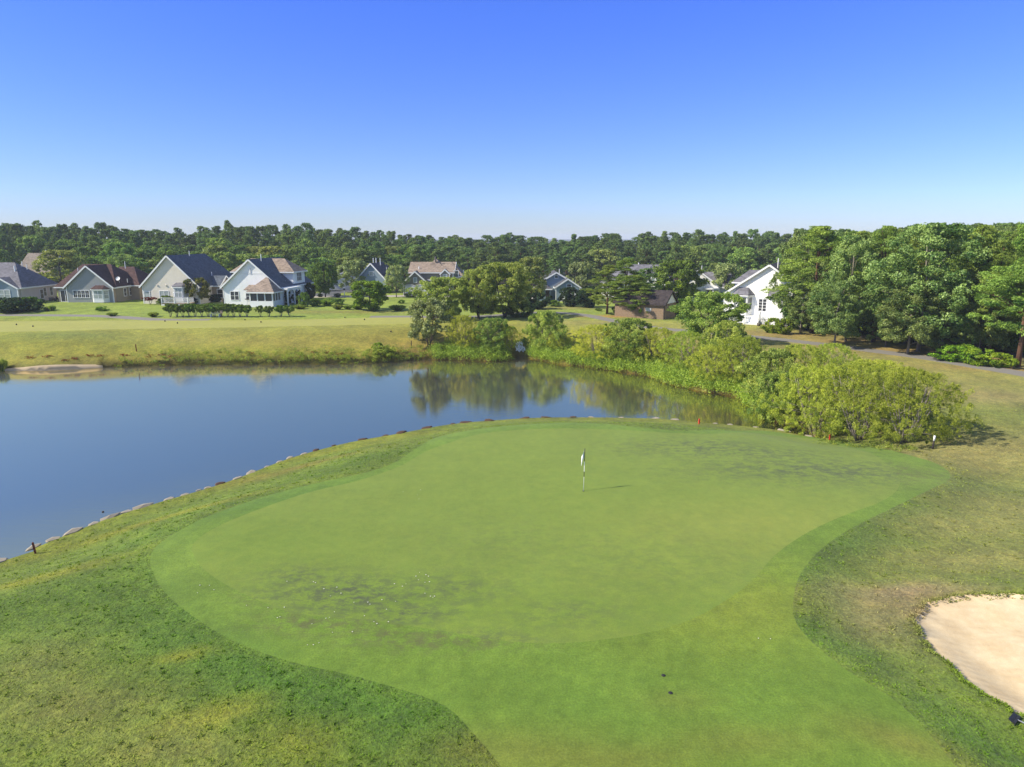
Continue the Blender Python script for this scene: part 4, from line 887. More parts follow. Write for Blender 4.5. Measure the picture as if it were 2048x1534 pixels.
# pale specks (mushroom-like) on the green
sp = [(574, 1163), (627, 1164), (631, 1166), (648, 1178), (674, 1175), (682, 1187), (661, 1192), (708, 1205), (736, 1205), (740, 1209), (764, 1200), (791, 1203), (773, 1219), (669, 1224), (729, 1232), (652, 1237), (659, 1235), (624, 1248), (748, 1244), (754, 1248), (777, 1244),
      (665, 1265), (705, 1264), (615, 1290), (627, 1290), (638, 1286), (812, 1168), (789, 1168), (839, 1145), (837, 1160), (852, 1150), (857, 1153), (850, 1165), (859, 1164), (850, 1187), (861, 1193), (866, 1195), (869, 1193), (805, 1173), (832, 1153), (400, 1171), (419, 1171), (428, 1180), (395, 1186), (806, 984), (835, 990), (838, 998), (841, 980), (493, 1211), (555, 1236), (560, 1234), (536, 1216),
      (569, 1215), (1517, 1277), (1541, 1278)]
spm = MB().lathe([(.004, -.01), (.006, .012), (.028, .016), (.034, .024), (.022, .036), (.006, .042)], 9).build('mushroom', M['cap'], None, True)
for i, (a, b) in enumerate(sp):
    o = spm if i == 0 else spm.copy()
    if i: C.objects.link(o)
    x, y, z = G(a, b); o.location = (x, y, z); s = random.uniform(.4, .75); o.scale = (s, s, s * .9)
    g = 'left' if a < 480 else ('up' if b < 1000 and a < 900 else ('ap' if a > 1000 else 'main'))
    lb = {'left': 'tiny white mushroom near the left end of the green', 'up': 'tiny white mushroom on the clean upper left of the green', 'ap': 'tiny white speck-like mushroom on the apron left of the bunker', 'main': 'tiny white mushroom among the dark patches low on the green'}[g]
    tag(o, lb, 'mushroom', {'left': 'mushrooms at the left end of the green', 'up': 'mushrooms upper left on the green', 'ap': 'mushrooms on the apron', 'main': 'mushrooms among the dark patches'}[g])
# street lamp-like mailbox post
x, y, z = G(689, 591); top('mailbox', [('post', MB().box(-.06, .06, -.06, .06, -.1, 1.15), 'white'), ('box', MB().box(-.16, .16, -.25, .25, 1.05, 1.4), 'black'), ('cap', MB().box(-.17, .17, -.26, .26, 1.4, 1.62), 'white')], (x, y, z), .1, 'white mailbox post with a black box at the street', 'mailbox')
# car in the street
x, y, z = G(683, 578)
def car(loc, rz, label):
    o = empty('parked_car', loc, rz, label, 'car')
    prof = [(-2.2, .35), (-2.25, .75), (-1.9, .95), (-1.3, 1.0), (-.8, 1.4), (.7, 1.42), (1.4, 1.0), (2.1, .9), (2.25, .6), (2.2, .35)]
    MB().prism([(a, -.85, b) for a, b in prof], (0, 1.7, 0)).build('body', M['carpaint'], o)
    MB().prism([(a, -.87, b) for a, b in [(-1.15, 1.02), (-.72, 1.34), (.62, 1.36), (1.2, 1.02)]], (0, 1.74, 0)).build('window', M['glass_dark'], o)
    for a in (-1.4, 1.4):
        for b in (-.8, .8):
            MB(Matrix.Translation((a, b, .32)) @ Matrix.Rotation(PI / 2, 4, 'X')).lathe([(.1, -.11), (.32, -.1), (.33, 0), (.32, .1), (.1, .11)], 16).build('wheel', M['black'], o, True)
    return o
M['carpaint'] = simple('dark_blue_car_paint', (.03, .05, .12), .25, .05, 3, .6)
car((x, y, z), .1, 'dark blue car parked before the white garage')
# back-yard furniture by the white house
def planter(px, py, label, s=1, mat='greyblock', key='dbush'):
    x, y, z = G(px, py); o = top('planter', [('pot', MB().lathe([(.22 * s, 0), (.32 * s, .45 * s), (.30 * s, .47 * s), (.27 * s, .40 * s)], 12), mat, 1)], (x, y, z), 0, label, 'planter')
    return o
def bin_(px, py, label, hgt=1.05, mat='black', w=.3):
    x, y, z = G(px, py); return top('trash_bin', [('body', MB().prism([(-w, -w, 0), (w, -w, 0), (w, w, 0), (-w, w, 0)], (0, 0, hgt * .9)), mat), ('lid', MB().box(-w - .04, w + .04, -w - .05, w + .03, hgt * .9, hgt), mat), ('wheel', MB(Matrix.Translation((0, w + .02, .1)) @ Matrix.Rotation(PI / 2, 4, 'Y')).lathe([(.1, -w), (.1, w)], 10), 'black')], (x, y, z), 0, label, 'bin')
bin_(452, 609.5, 'dark green bin against the left corner of the white house', mat='black'); 
def grill(px, py, label, cover=True):
    x, y, z = G(px, py); parts = [('body', MB().box(-.35, .35, -.28, .28, .55, .85), 'black'), ('lid', MB(Matrix.Translation((0, 0, .85)) @ Matrix.Rotation(PI / 2, 4, 'Y')).lathe([(.05, -.36), (.27, -.34), (.27, .34), (.05, .36)], 14), 'black', 1), ('side_shelf', MB().box(.36, .7, -.2, .2, .78, .82), 'black')]
    lg = MB(); [lg.box(a - .03, a + .03, b - .03, b + .03, 0, .55) for a in (-.3, .3) for b in (-.22, .22)]; parts.append(('leg', lg, 'black'))
    return top('grill', parts, (x, y, z), 0, label, 'grill')
grill(477, 609.5, 'black covered grill under the double window of the white house'); grill(352, 600.5, 'black grill against the wall on the white-railed deck').location.z += .42
for a, b, lb, s in ((460, 609.5, 'tall dark planter next to the bin by the white house', 1.3), (466, 609.5, 'dark planter left of the covered grill', 1.3), (485, 609, 'small dark pot right of the covered grill', .8), (509, 609.5, 'brown box planter left of the screened porch', 1.2), (1562 - 45, 652, 'small pot at the foot of the white steps', .8), (1480, 651, 'small pot left of the white steps', .8), (103, 602, 'stone-coloured urn left of the brown-roofed house', 1.3), (111, 601.5, 'low grey pot beside the stone-coloured urn', 1)):
    planter(a, b, lb, s, 'black' if 'dark' in lb else ('rust' if 'brown box' in lb else 'greyblock'))
x, y, z = G(495.5, 611); top('plant_stand', [('post', MB().box(-.06, .06, -.06, .06, 0, 1.0), 'white'), ('tray', MB().box(-.35, .35, -.15, .15, 1.0, 1.12), 'darkwood')], (x, y, z), 0, 'white post holding a dark flower tray on the patio', 'plant stand')
def ac(px, py, lb):
    x, y, z = G(px, py); top('air_conditioner', [('housing', MB().box(-.42, .42, -.4, .4, 0, .75), 'greyblock'), ('grille', MB().lathe([(.35, .75), (.33, .78), (.05, .79)], 16), 'black')], (x, y, z), 0, lb, 'air conditioner')
ac(314, 604, 'grey air conditioner between the red maple and the clipped shrub'); ac(177, 601.5, 'grey air conditioner under the wide window of the brown-roofed house')
def table(px, py, lb):
    x, y, z = G(px, py); t = MB(); [t.box(a - .03, a + .03, b - .03, b + .03, 0, .68) for a in (-.5, .5) for b in (-.35, .35)]
    top('patio_table', [('table_top', MB().lathe([(.75, .68), (.75, .73), (.1, .735)], 18), 'wood'), ('leg', t, 'metal')], (x, y, z), 0, lb, 'table')
def chair(px, py, lb, rz=0, mt='darkwood', g=None):
    x, y, z = G(px, py); lg = MB(); [lg.box(a - .025, a + .025, b - .025, b + .025, 0, .42) for a in (-.25, .25) for b in (-.22, .22)]
    top('patio_chair', [('seat', MB().box(-.28, .28, -.26, .26, .42, .47), mt), ('backrest', MB().box(-.28, .28, .2, .25, .47, .95), mt), ('leg', lg, mt)], (x, y, z), rz, lb, 'chair', g)
table(126, 603, 'round patio table before the sliding door of the brown-roofed house'); chair(117, 603.5, 'dark patio chair left of the round table', 1.5); chair(135, 603.5, 'dark patio chair right of the round table', -1.5)
# bench under the hedge
x, y, z = G(431, 634); b = MB(); [b.box(-.75, .75, -.2 + i * .14, -.09 + i * .14, .42, .46) for i in range(3)]; bb = MB(); [bb.box(-.75, .75, .24, .28, .55 + i * .16, .66 + i * .16) for i in range(3)]
lg = MB(); [lg.box(a - .04, a + .04, -.2, .26, 0, .42) for a in (-.6, .6)]
top('garden_bench', [('seat', b, 'white'), ('backrest', bb, 'white'), ('leg', lg, 'white')], (x, y, z), 0, 'pale garden bench standing under the hedge of small trees', 'bench')
x, y, z = G(444, 635); top('tee_sign', [('post', MB().box(-.05, .05, -.05, .05, 0, 1.0), 'darkwood'), ('board', MB().box(-.2, .2, -.07, -.05, .6, 1.0), 'wood')], (x, y, z), 0, 'small post right of the garden bench', 'post')
# ------------------------------------------------------------------ waterfall and bank stones
rg = RS(77)
def rock_mesh(seed, sx, sy, sz, mat, n=2):
    import bmesh
    bm = bmesh.new(); bmesh.ops.create_icosphere(bm, subdivisions=n, radius=1); r_ = RS(seed)
    pl = [(unit(r_.normal(size=3)), r_.uniform(.55, .85)) for _ in range(9)]
    for v in bm.verts:
        p = np.array(v.co)
        for d, o in pl:
            t = p @ d
            if t > o: p = p - d * (t - o)
        v.co = p * np.array([sx, sy, sz]) * (1 + .03 * r_.normal())
    me = bpy.data.meshes.new('rock'); bm.to_mesh(me); bm.free(); me.materials.append(M[mat]); return me
RK = [rock_mesh(i, 1, .5, .3, 'stone', 1) for i in range(6)]; RKD = [rock_mesh(20 + i, 1, .6, .35, 'stone_dark') for i in range(4)]
sh = spline(pn, False, .25); 
L_ = np.r_[0, np.cumsum(np.linalg.norm(np.diff(sh, axis=0), axis=1))]
s = .0; i = 0
while s < L_[-1]:
    j = np.searchsorted(L_, s); j = min(j, len(sh) - 2); p = sh[j]; d = sh[j + 1] - sh[j]; px_, py_ = proj(p[0], p[1], WATER + .45)
    if px_ < 620: size = rg.uniform(.3, .68) * (.85 if px_ > 300 else 1); gap = rg.uniform(-.12, .12) + (.3 if px_ > 440 else 0); pool, lb = RK, 'flat pale stone edging the near left bank'
    elif px_ < 1180: size = rg.uniform(.2, .5); gap = rg.uniform(.6, 1.8); pool, lb = RKD, 'dark flat stone at the water edge behind the upper left of the green'
    else: size = rg.uniform(.22, .55); gap = rg.uniform(.4, 2.2); pool, lb = RK, 'pale flat stone on the bank behind the green'
    if px_ > -40:
        dark = rg.rand() < .25 and 400 < px_ < 620
        if dark: lb = 'dark broken stone among the pale ones of the near left bank'
        me = (RKD if dark else pool)[rg.randint(4)]
        o = bpy.data.objects.new('bank_stone', me); link(o); ang = math.atan2(d[1], d[0])
        nrm_ = np.array([d[1], -d[0]]) / (np.linalg.norm(d) + 1e-9); q = p - nrm_ * rg.uniform(.05, .16)
        o.location = (q[0], q[1], WATER + .49); o.rotation_euler = (rg.uniform(-.12, .12), rg.uniform(-.1, .1), ang + rg.uniform(-.15, .15)); o.scale = (size, size * 1.05, size * rg.uniform(.45, .8))
        tag(o, lb, 'stone', {'flat': 'pale stones along the near left bank', 'dark': 'dark stones along the near bank', 'pale': 'pale stones behind the green'}[lb.split()[0]])
    s += size * 1.9 + gap
x, y, z = *at_z(1040, 716, WATER), 0
y += .8
wf = empty('waterfall', (x, y, WATER), 0, 'small white cascade tumbling over rocks between the willows', 'waterfall')
for i, (a, b, c, s_) in enumerate(((-.9, .3, .1, .6), (.8, .2, .15, .7), (-.2, .9, .35, .8), (.7, 1.2, .6, .7), (-.8, 1.3, .6, .7), (.1, .1, .0, .5), (0, 1.9, .9, .8), (1.5, .6, .2, .6), (-1.6, .7, .2, .6))):
    o = bpy.data.objects.new('rock', RKD[i % 4]); link(o, wf); o.location = (a, b, c); o.scale = (s_, s_, s_ * 1.6); o.rotation_euler = (0, 0, i)
m, nt, out = newmat('white_water'); p = N(nt, 'ShaderNodeBsdfPrincipled', Roughness=.3); nn_ = noise(nt, 6, 5, .7, (1, 1, .4)); nt.links.new(mixc(nt, ramp(nt, nn_, (.34, .52, 0, 1)), (.14, .18, .22), (.9, .93, .95)), p.inputs['Base Color']); nt.links.new(p.outputs[0], out.inputs[0]); M['foam'] = m
vs = []; fs = []
for i in range(13):
    for j in range(9):
        u, v = i / 12, j / 8; w_ = .35 + .3 * (1 - v); vs.append(((u - .5) * 2 * w_ + .12 * math.sin(v * 7), -.25 + 2.0 * v, .22 + 1.35 * v ** .7 + .09 * math.sin(u * 17 + v * 9) + (.12 if j % 3 == 0 else 0)))
for i in range(12):
    for j in range(8): fs.append((i * 9 + j, i * 9 + 9 + j, i * 9 + 10 + j, i * 9 + 1 + j))
MB().add(vs, fs).build('falling_water', M['foam'], wf, True)
# ------------------------------------------------------------------ planting
def zone_label(px, zs):
    for a, s in zs:
        if px < a: return s
    return zs[-1][1]
WZ = [(110, 'behind the grey house at the left edge'), (285, 'behind the brown-roofed house'), (450, 'behind the house with the blue-black roof'), (615, 'behind the white house with the porch'),
      (800, 'behind the three-pipe house and the street'), (930, 'behind the tan-roofed two-storey house'), (1090, 'left of the small blue-grey house'), (1200, 'behind the small blue-grey house'),
      (1340, 'behind the long grey-roofed house'), (1455, 'behind the white house with the dark door'), (2600, 'behind the bright white house')]
sil = np.array([(-300, 452), (0, 447), (60, 441), (130, 452), (200, 447), (300, 456), (400, 464), (420, 453), (480, 444), (560, 455), (600, 448), (640, 452), (700, 455), (760, 462), (800, 468), (840, 466), (880, 472), (905, 466), (960, 473), (1010, 466), (1050, 472), (1150, 474),
                (1200, 466), (1225, 461), (1260, 480), (1295, 461), (1325, 466), (1378, 457), (1405, 462), (1450, 468), (1500, 463), (1535, 458), (1570, 472), (1600, 456), (1680, 456), (1750, 460), (1870, 445), (1950, 452), (2048, 436), (2400, 440)])
silf = lambda p: float(np.interp(p, sil[:, 0], sil[:, 1]))
rg = RS(11)
# back rows of the wood
rows = [(230, 3, 'far pine', 'crest of the wood', 1.0), (212, 0, 'tall dark pine', 'crest of the wood', 1.0), (196, 4, 'dark pine', 'second row of the wood', 1.0), (180, 18, 'pine', 'middle of the wood', .8), (166, 34, 'leafy tree', 'front of the wood', .3), (154, 56, 'low leafy tree', 'edge of the wood', .15)]
for Yr, drop, nm, where, pp in rows:
    px = -70
    while px < 1640:
        Yt = Yr + rg.uniform(-5, 5); left = 1 - float(ss(650, 1000, px))
        if Yr < 175 and 15 < px < 100: px += 24; continue
        if Yr == 154 and (850 < px or 0 > px): px += 30; continue
        pine = rg.rand() < (pp if left > .5 else max(pp, .8 if px > 880 else pp))
        d_ = drop * (1 if left > .5 else (.75 if px < 1560 else .4))
        tp = silf(px) + d_ + rg.uniform(-3, 9) + (rg.rand() < .25) * 7
        if not pine and Yr > 190: tp += 6
        if Yr == 212: tp = silf(px) + rg.choice([-7, -2, 1, 3, 5, 8]) + rg.uniform(-2, 2)
        if Yr == 230: tp = silf(px) + rg.uniform(-2, 7)
        w = rg.uniform(6.4, 8.6) * (1.15 if Yr == 230 else 1) * (1.1 if not pine else .76)
        x = (px - 1024) * mpp(Yt, 1.0); z = PLAT
        h = max(z_of(tp, Yt) - z, 4.5)
        key = f'fp{rg.randint(3)}' if pine else ('fb3' if rg.rand() < .12 else f'fb{rg.randint(3)}')
        if pine and Yr >= 196 and rg.rand() < .06 and px > 700: key = 'spruce'; w *= .7
        lb = ('pine' if pine else 'leafy tree') + f', {where}, ' + zone_label(px, WZ)
        plant(key, (x, Yt, Z(x, Yt) - .05), h, w, 'pine_tree' if pine else 'leafy_tree', lb, 'tree', lb.replace('pine,', 'pines,').replace('leafy tree,', 'leafy trees,'), zs=None)
        px += w / mpp(Yt) * rg.uniform(.55, .8) * (.9 if Yr > 205 else 1)
# named middle-distance trees: key, px, base, top, width, name, label
T_ = [('fb3', 126, 588, 500, 84, 'leafy_tree', 'pale yellow-green tree between the two leftmost houses', 8), ('nb0', 255, 590, 508, 66, 'leafy_tree', 'dark rounded tree between the brown and blue-black roofs', 12), ('fb1', 205, 590, 512, 60, 'leafy_tree', 'dark tree right behind the brown roof ridge', 15),
      ('fb3', 515, 590, 493, 60, 'leafy_tree', 'bright yellow-green tree above the roof of the porch house', 30), ('fb3', 588, 590, 520, 50, 'leafy_tree', 'pale tree to the right behind the porch house', 26), ('fb1', 615, 590, 535, 40, 'leafy_tree', 'dark tree close to the right side of the porch house', 10),
      ('maple', 651, 594, 525, 52, 'round_tree', 'dark round tree with a straight trunk beside the street', 0), ('light', 706, 586, 520, 62, 'leafy_tree', 'wide light green tree shading the white garage', 0), ('light', 738, 584, 535, 40, 'leafy_tree', 'small thin tree just left of the three-pipe house', 0),
      ('light', 793, 595, 530, 46, 'thin_tree', 'thin-crowned tree between the three-pipe and two-storey houses', 0), ('round', 740, 621, 562, 74, 'round_bush', 'large bright green round bush on the lawn', 0),
      ('multi1', 858, 692, 596, 92, 'waterside_tree', 'silvery small tree leaning at the far bank', 0), ('multi0', 885, 640, 554, 100, 'leafy_tree', 'bushy green tree before the two-storey house', 0), ('multi0', 1010, 634, 524, 118, 'leafy_tree', 'big green multi-stemmed tree in the middle above the pond', 0), ('multi0', 958, 638, 538, 84, 'leafy_tree', 'smaller tree attached left of the big multi-stemmed tree', 0),
      ('fb3', 1062, 610, 514, 66, 'leafy_tree', 'tall pale tree right behind the big multi-stemmed tree', 0), ('dbush', 1075, 618, 585, 44, 'shrub', 'dark shrub right of the big multi-stemmed tree', 0), ('bush', 1040, 634, 606, 50, 'shrub', 'dark green shrub under the big multi-stemmed tree', 0),
      ('light', 1163, 600, 524, 58, 'thin_tree', 'grey-green thin tree right of the blue-grey house', 0), ('dbush', 1140, 613, 574, 42, 'shrub', 'dark pyramidal shrub before the blue-grey garage', 0), ('dbush', 1176, 615, 572, 48, 'shrub', 'dark shrub left of the small pines', 0), ('fb1', 1120, 600, 560, 20, 'shrub', 'green shrub close to the blue-grey garage door', 3),
      ('np0', 1214, 628, 530, 88, 'pine_tree', 'small pine with a pale leaning trunk nearest the path fork', 0), ('np1', 1248, 629, 516, 104, 'pine_tree', 'taller middle pine left of the brick shed', 0), ('np2', 1266, 632, 550, 110, 'pine_tree', 'low spreading pine overhanging the brick shed', 0), ('fp1', 1290, 612, 536, 60, 'pine_tree', 'dark pine directly behind the brick shed roof', 0),
      ('maple', 1355, 607, 520, 84, 'round_tree', 'dense round maple between the grey roof and white gable', 0), ('round', 1363, 606, 560, 44, 'round_tree', 'lighter low maple in front of the dense round one', -2), ('bush', 1366, 630, 598, 44, 'shrub', 'dark shrub hiding the right end of the brick shed', 0), ('bush', 1279, 632, 600, 38, 'shrub', 'small shrub growing on the brick shed wall', -1.5), ('bush', 1320, 632, 610, 12, 'shrub', 'slim shrub by the corner of the brick shed', -1),
      ('bush', 1232, 626, 612, 14, 'shrub', 'tiny shrub between the pine trunks', 0), ('silver', 0, 0, 0, 0, '', '', 0), ('light', 1452, 604, 527, 66, 'leafy_tree', 'pale green tree left of the bright white gable', 0), ('fb3', 1425, 598, 526, 30, 'leafy_tree', 'small yellow-green tree behind the pale green one', 10),
      ('multi0', 1420, 688, 584, 125, 'waterside_tree', 'tall leafy tree rising from the willows below the white deck', 0), ('np0', 1625, 662, 452, 175, 'pine_tree', 'large pine whose boughs cover the bright white house', -2), ('nb1', 1600, 668, 560, 70, 'leafy_tree', 'leafy young tree at the right end of the white deck', 0)]
for key, px, b, t, w, nm, lb, dy in T_:
    if key in PROTO and w: P(key, px, b, t, w, nm, lb, 'shrub' if 'shrub' in nm else ('bush' if 'bush' in nm else 'tree'), dy=dy)
# right-hand wood
RWD = [('nb0', 1690, 692, 470, 110, 'leafy_tree', 'dark leafy tree at the left end of the roadside wood', 3), ('nb1', 1668, 694, 560, 100, 'leafy_tree', 'low dark leafy tree hanging to the straw verge', 1), ('np1', 1745, 695, 452, 130, 'pine_tree', 'broad pine with a bare reddish trunk in the wood', 4), ('np2', 1700, 684, 462, 110, 'pine_tree', 'pine behind the first leafy trees of the wood', 8),
       ('nb0', 1835, 706, 446, 190, 'leafy_tree', 'tallest silvery-green leafy tree in the middle of the wood', 1), ('nb1', 1815, 708, 560, 120, 'leafy_tree', 'drooping leafy tree with forked pale stems at the path', 0), ('nb1', 1880, 708, 600, 90, 'leafy_tree', 'low leafy tree left of the bright hedge-like shrubs', 0), ('np0', 1935, 712, 450, 140, 'pine_tree', 'pine behind the bright roadside shrubs', 3), ('np1', 2035, 733, 432, 190, 'pine_tree', 'big dark-trunked pine at the right edge', 0),
       ('np2', 1975, 716, 480, 140, 'pine_tree', 'pine just left of the dark-trunked edge pine', 2), ('nb0', 1955, 712, 540, 90, 'leafy_tree', 'white-stemmed leafy tree behind the bright shrubs', 1), ('np0', 2110, 735, 450, 170, 'pine_tree', 'pine cut by the right edge of the picture', 2), ('nb1', 1770, 700, 600, 70, 'leafy_tree', 'small leafy tree low in the dark of the wood', 2)]
for key, px, b, t, w, nm, lb, dy in RWD: P(key, px, b, t, w, nm, lb, 'tree', dy=dy)
k_ = 0
for off, n_ in ((9, 9), (16, 9), (26, 10), (38, 10), (52, 9), (68, 9)):
    for i in range(n_):
        px = 1600 + (2120 - 1600) * (i + .5 * (k_ % 2)) / n_ + rg.uniform(-12, 12); k_ += 1
        bx, by = g0(px, float(np.interp(px, [1600, 2048], [668, 728]))); yy = by + off; xx = bx * yy / by; pine = rg.rand() < .7
        tp = silf(px) + rg.uniform(-4, 14) + (0 if off > 30 else 6); zz = Z(xx, yy); h = z_of(tp, yy) - zz
        lb = ('pine' if pine else 'leafy tree') + (' standing in the dark just behind the front trees of the roadside wood' if off < 20 else ' rising at the back of the roadside wood on the right')
        plant((f'np{rg.randint(3)}' if pine else f'nb{rg.randint(2)}') if off < 30 else (f'fp{rg.randint(3)}' if pine else f'fb{rg.randint(3)}'), (xx, yy, zz), h, rg.uniform(6, 8), 'pine_tree' if pine else 'leafy_tree', lb, 'tree', lb.replace('pine ', 'pines ').replace('leafy tree', 'leafy trees'))
for i in range(16):
    px = 1590 + i * 31 + rg.uniform(-8, 8); bx, by = g0(px, float(np.interp(px, [1590, 2048], [664, 716]))); yy = by + rg.uniform(3, 9); xx = bx * yy / by
    if 1905 < px < 1960: continue
    plant('dbush' if i % 2 else 'bush', (xx, yy, Z(xx, yy)), rg.uniform(1.6, 3), rg.uniform(3, 4.6), 'undergrowth_shrub', 'dark undergrowth shrub at the foot of the roadside wood', 'shrub', 'undergrowth shrubs in the roadside wood')
for i, (px, b, t, w, lb) in enumerate([(1545, 666, 636, 34, 'round clipped bush beside the white deck, nearest it'), (1568, 668, 637, 34, 'second round clipped bush right of the white deck'), (1905, 722, 692, 62, 'left bright green shrub beside the path at the wood'), (1950, 728, 697, 66, 'middle bright green shrub beside the path at the wood'), (1995, 733, 706, 56, 'right bright green shrub beside the path at the wood'), (1925, 717, 689, 50, 'bright green shrub behind the other roadside ones', )]):
    P('brbush', px, b, t, w, 'shrub', lb, 'shrub')
# willows along the bank
W_ = [('wil0', 985, 698, 636, 76, 'yellow-green willow shrub left of the cascade'), ('wil1', 925, 700, 630, 74, 'fine multi-stemmed willow right of the silvery bank tree'), ('wil2', 1018, 702, 652, 50, 'low bright willow overhanging the cascade from the left'), ('wil1', 1090, 700, 622, 90, 'spreading willow right of the cascade'), ('wil0', 1118, 706, 668, 60, 'small willow beneath the spreading one by the cascade'),
      ('wil2', 1195, 718, 650, 110, 'rounded yellow willow in the middle of the bank row'), ('wil0', 1255, 720, 638, 120, 'highest willow of the middle bank row'), ('wil1', 1315, 728, 655, 100, 'willow right of the highest one in the bank row'), ('wil2', 1370, 742, 662, 100, 'willow in front of the tall leafy bank tree'), ('wil0', 1450, 738, 642, 90, 'slim yellow willow right of the tall leafy bank tree'), ('wil1', 1475, 770, 672, 120, 'broad willow where the bank turns towards the green'),
      ('wil0', 1425, 765, 690, 90, 'willow close above the water at the bank turn'), ('wil2', 1545, 800, 700, 120, 'willow with grey inner stems left of the big clump'), ('wil1', 1600, 780, 690, 110, 'willow at the upper left of the big clump'), ('wil0', 1660, 775, 688, 100, 'pale willow touching the path above the big clump'), ('wil2', 1560, 850, 745, 110, 'willow leaning over the dark corner of the pond'),
      ('wil0', 1630, 868, 732, 170, 'front left willow of the big clump'), ('wil1', 1720, 880, 728, 200, 'tallest front willow of the big clump'), ('wil2', 1810, 886, 740, 190, 'rightmost willow of the big clump casting the long shadow'), ('wil0', 1740, 830, 722, 170, 'willow at the back of the big clump')]
for i_, (key, px, b, t, w, lb) in enumerate(W_): P(key if i_ % 3 or px > 1600 else 'wil3', px, b, t, w * (1.08 if px > 1400 else .98), 'willow_shrub', lb, 'willow')
# low leafy plants along the waterline: one mass
def mass(name, label, pts, hr, wr, mat, seed, leaf=.07, n=90, flat=.9, asp=.35):
    rg = RS(seed); Q = []; TN = []
    for x, y in pts:
        h = rg.uniform(*hr); w = rg.uniform(*wr); z = max(Z(x, y), WATER)
        k = 5; a = rg.rand(k) * 6.28; r = w * .5 * rg.rand(k)
        Cc = np.stack([x + r * np.cos(a), y + r * np.sin(a), z + h * (.25 + .5 * rg.rand(k))], 1)
        q, tn = leaves(rg, Cc, np.full(k, h * .42), n // k, leaf, flat, .4, 1.0, asp, .3); Q.append(q); TN.append(tn)
    q = np.concatenate(Q); o = bpy.data.objects.new(name, quadmesh(name, q, np.concatenate(TN), L[mat])); link(o); return tag(o, label, None, None, 'stuff')
shf = spline(pf[::-1], False, .45); rg = RS(5); A, B = [], []
for p in shf:
    px_, _ = proj(p[0], p[1], WATER)
    if px_ > 1560: continue
    nx = np.array([0, 1.]) if px_ < 1330 else np.array([.8, .6])
    dens = 4 if px_ > 860 else (2 if px_ > 560 else 1)
    if px_ > 860 and not (1012 < px_ < 1056):
        for _ in range(dens + (3 if px_ > 1060 else 0)):
            A.append(p + nx * rg.uniform(-.25, .5) + rg.uniform(-.25, .25, 2)); A.append(p + nx * rg.uniform(-.15, 2.6 if px_ > 1060 else 2.0) + rg.uniform(-.3, .3, 2))
    elif 230 < px_ <= 860:
        for _ in range(dens):
            B.append(p + nx * rg.uniform(-.05, .7) + rg.uniform(-.2, .2, 2))
            if rg.rand() < .85: B.append(p + nx * rg.uniform(.15, 2.2) + rg.uniform(-.3, .3, 2))
mass('waterside_plants', 'bright leafy plants crowding the far waterline below the willows', A, (.8, 1.5), (.8, 1.6), 'low', 6, .075, 130)
mass('bank_weeds', 'low green weeds along the left part of the far waterline', B, (.3, .8), (.6, 1.2), 'low', 7, .06, 80)
Bd = [(G(px_ + random.uniform(-6, 6), py_ + random.uniform(-2, 2))[:2]) for px_, py_ in [(60, 716), (100, 714), (150, 717), (200, 713), (250, 711), (300, 713), (320, 712), (345, 714), (500, 706), (630, 705), (650, 706), (130, 720), (180, 711), (680, 708)] for _ in range(7)]
mass('dead_leaf_litter', 'reddish brown dry plants scattered on the far bank', Bd, (.08, .2), (.5, 1.3), 'straw', 8, .05, 40)
mass('mud_bank_plants', 'dark roots and dead stems at the far waterline', [p + np.array([0, .12]) + rg.uniform(-.2, .2, 2) for p in shf if 240 < proj(p[0], p[1], WATER)[0] < 900 for _ in range(2)], (.15, .35), (.3, .7), 'dark', 9, .05, 30)
wu = [G(a, b)[:2] for a, b in [(1640 + i * 9, 884 + i * .9 + random.uniform(-4, 5)) for i in range(22)] for _ in range(2)]
mass('grass_under_willow', 'longer green grass under the big willow clump', wu, (.2, .4), (.5, 1), 'grass', 10, .06, 60, asp=.2)
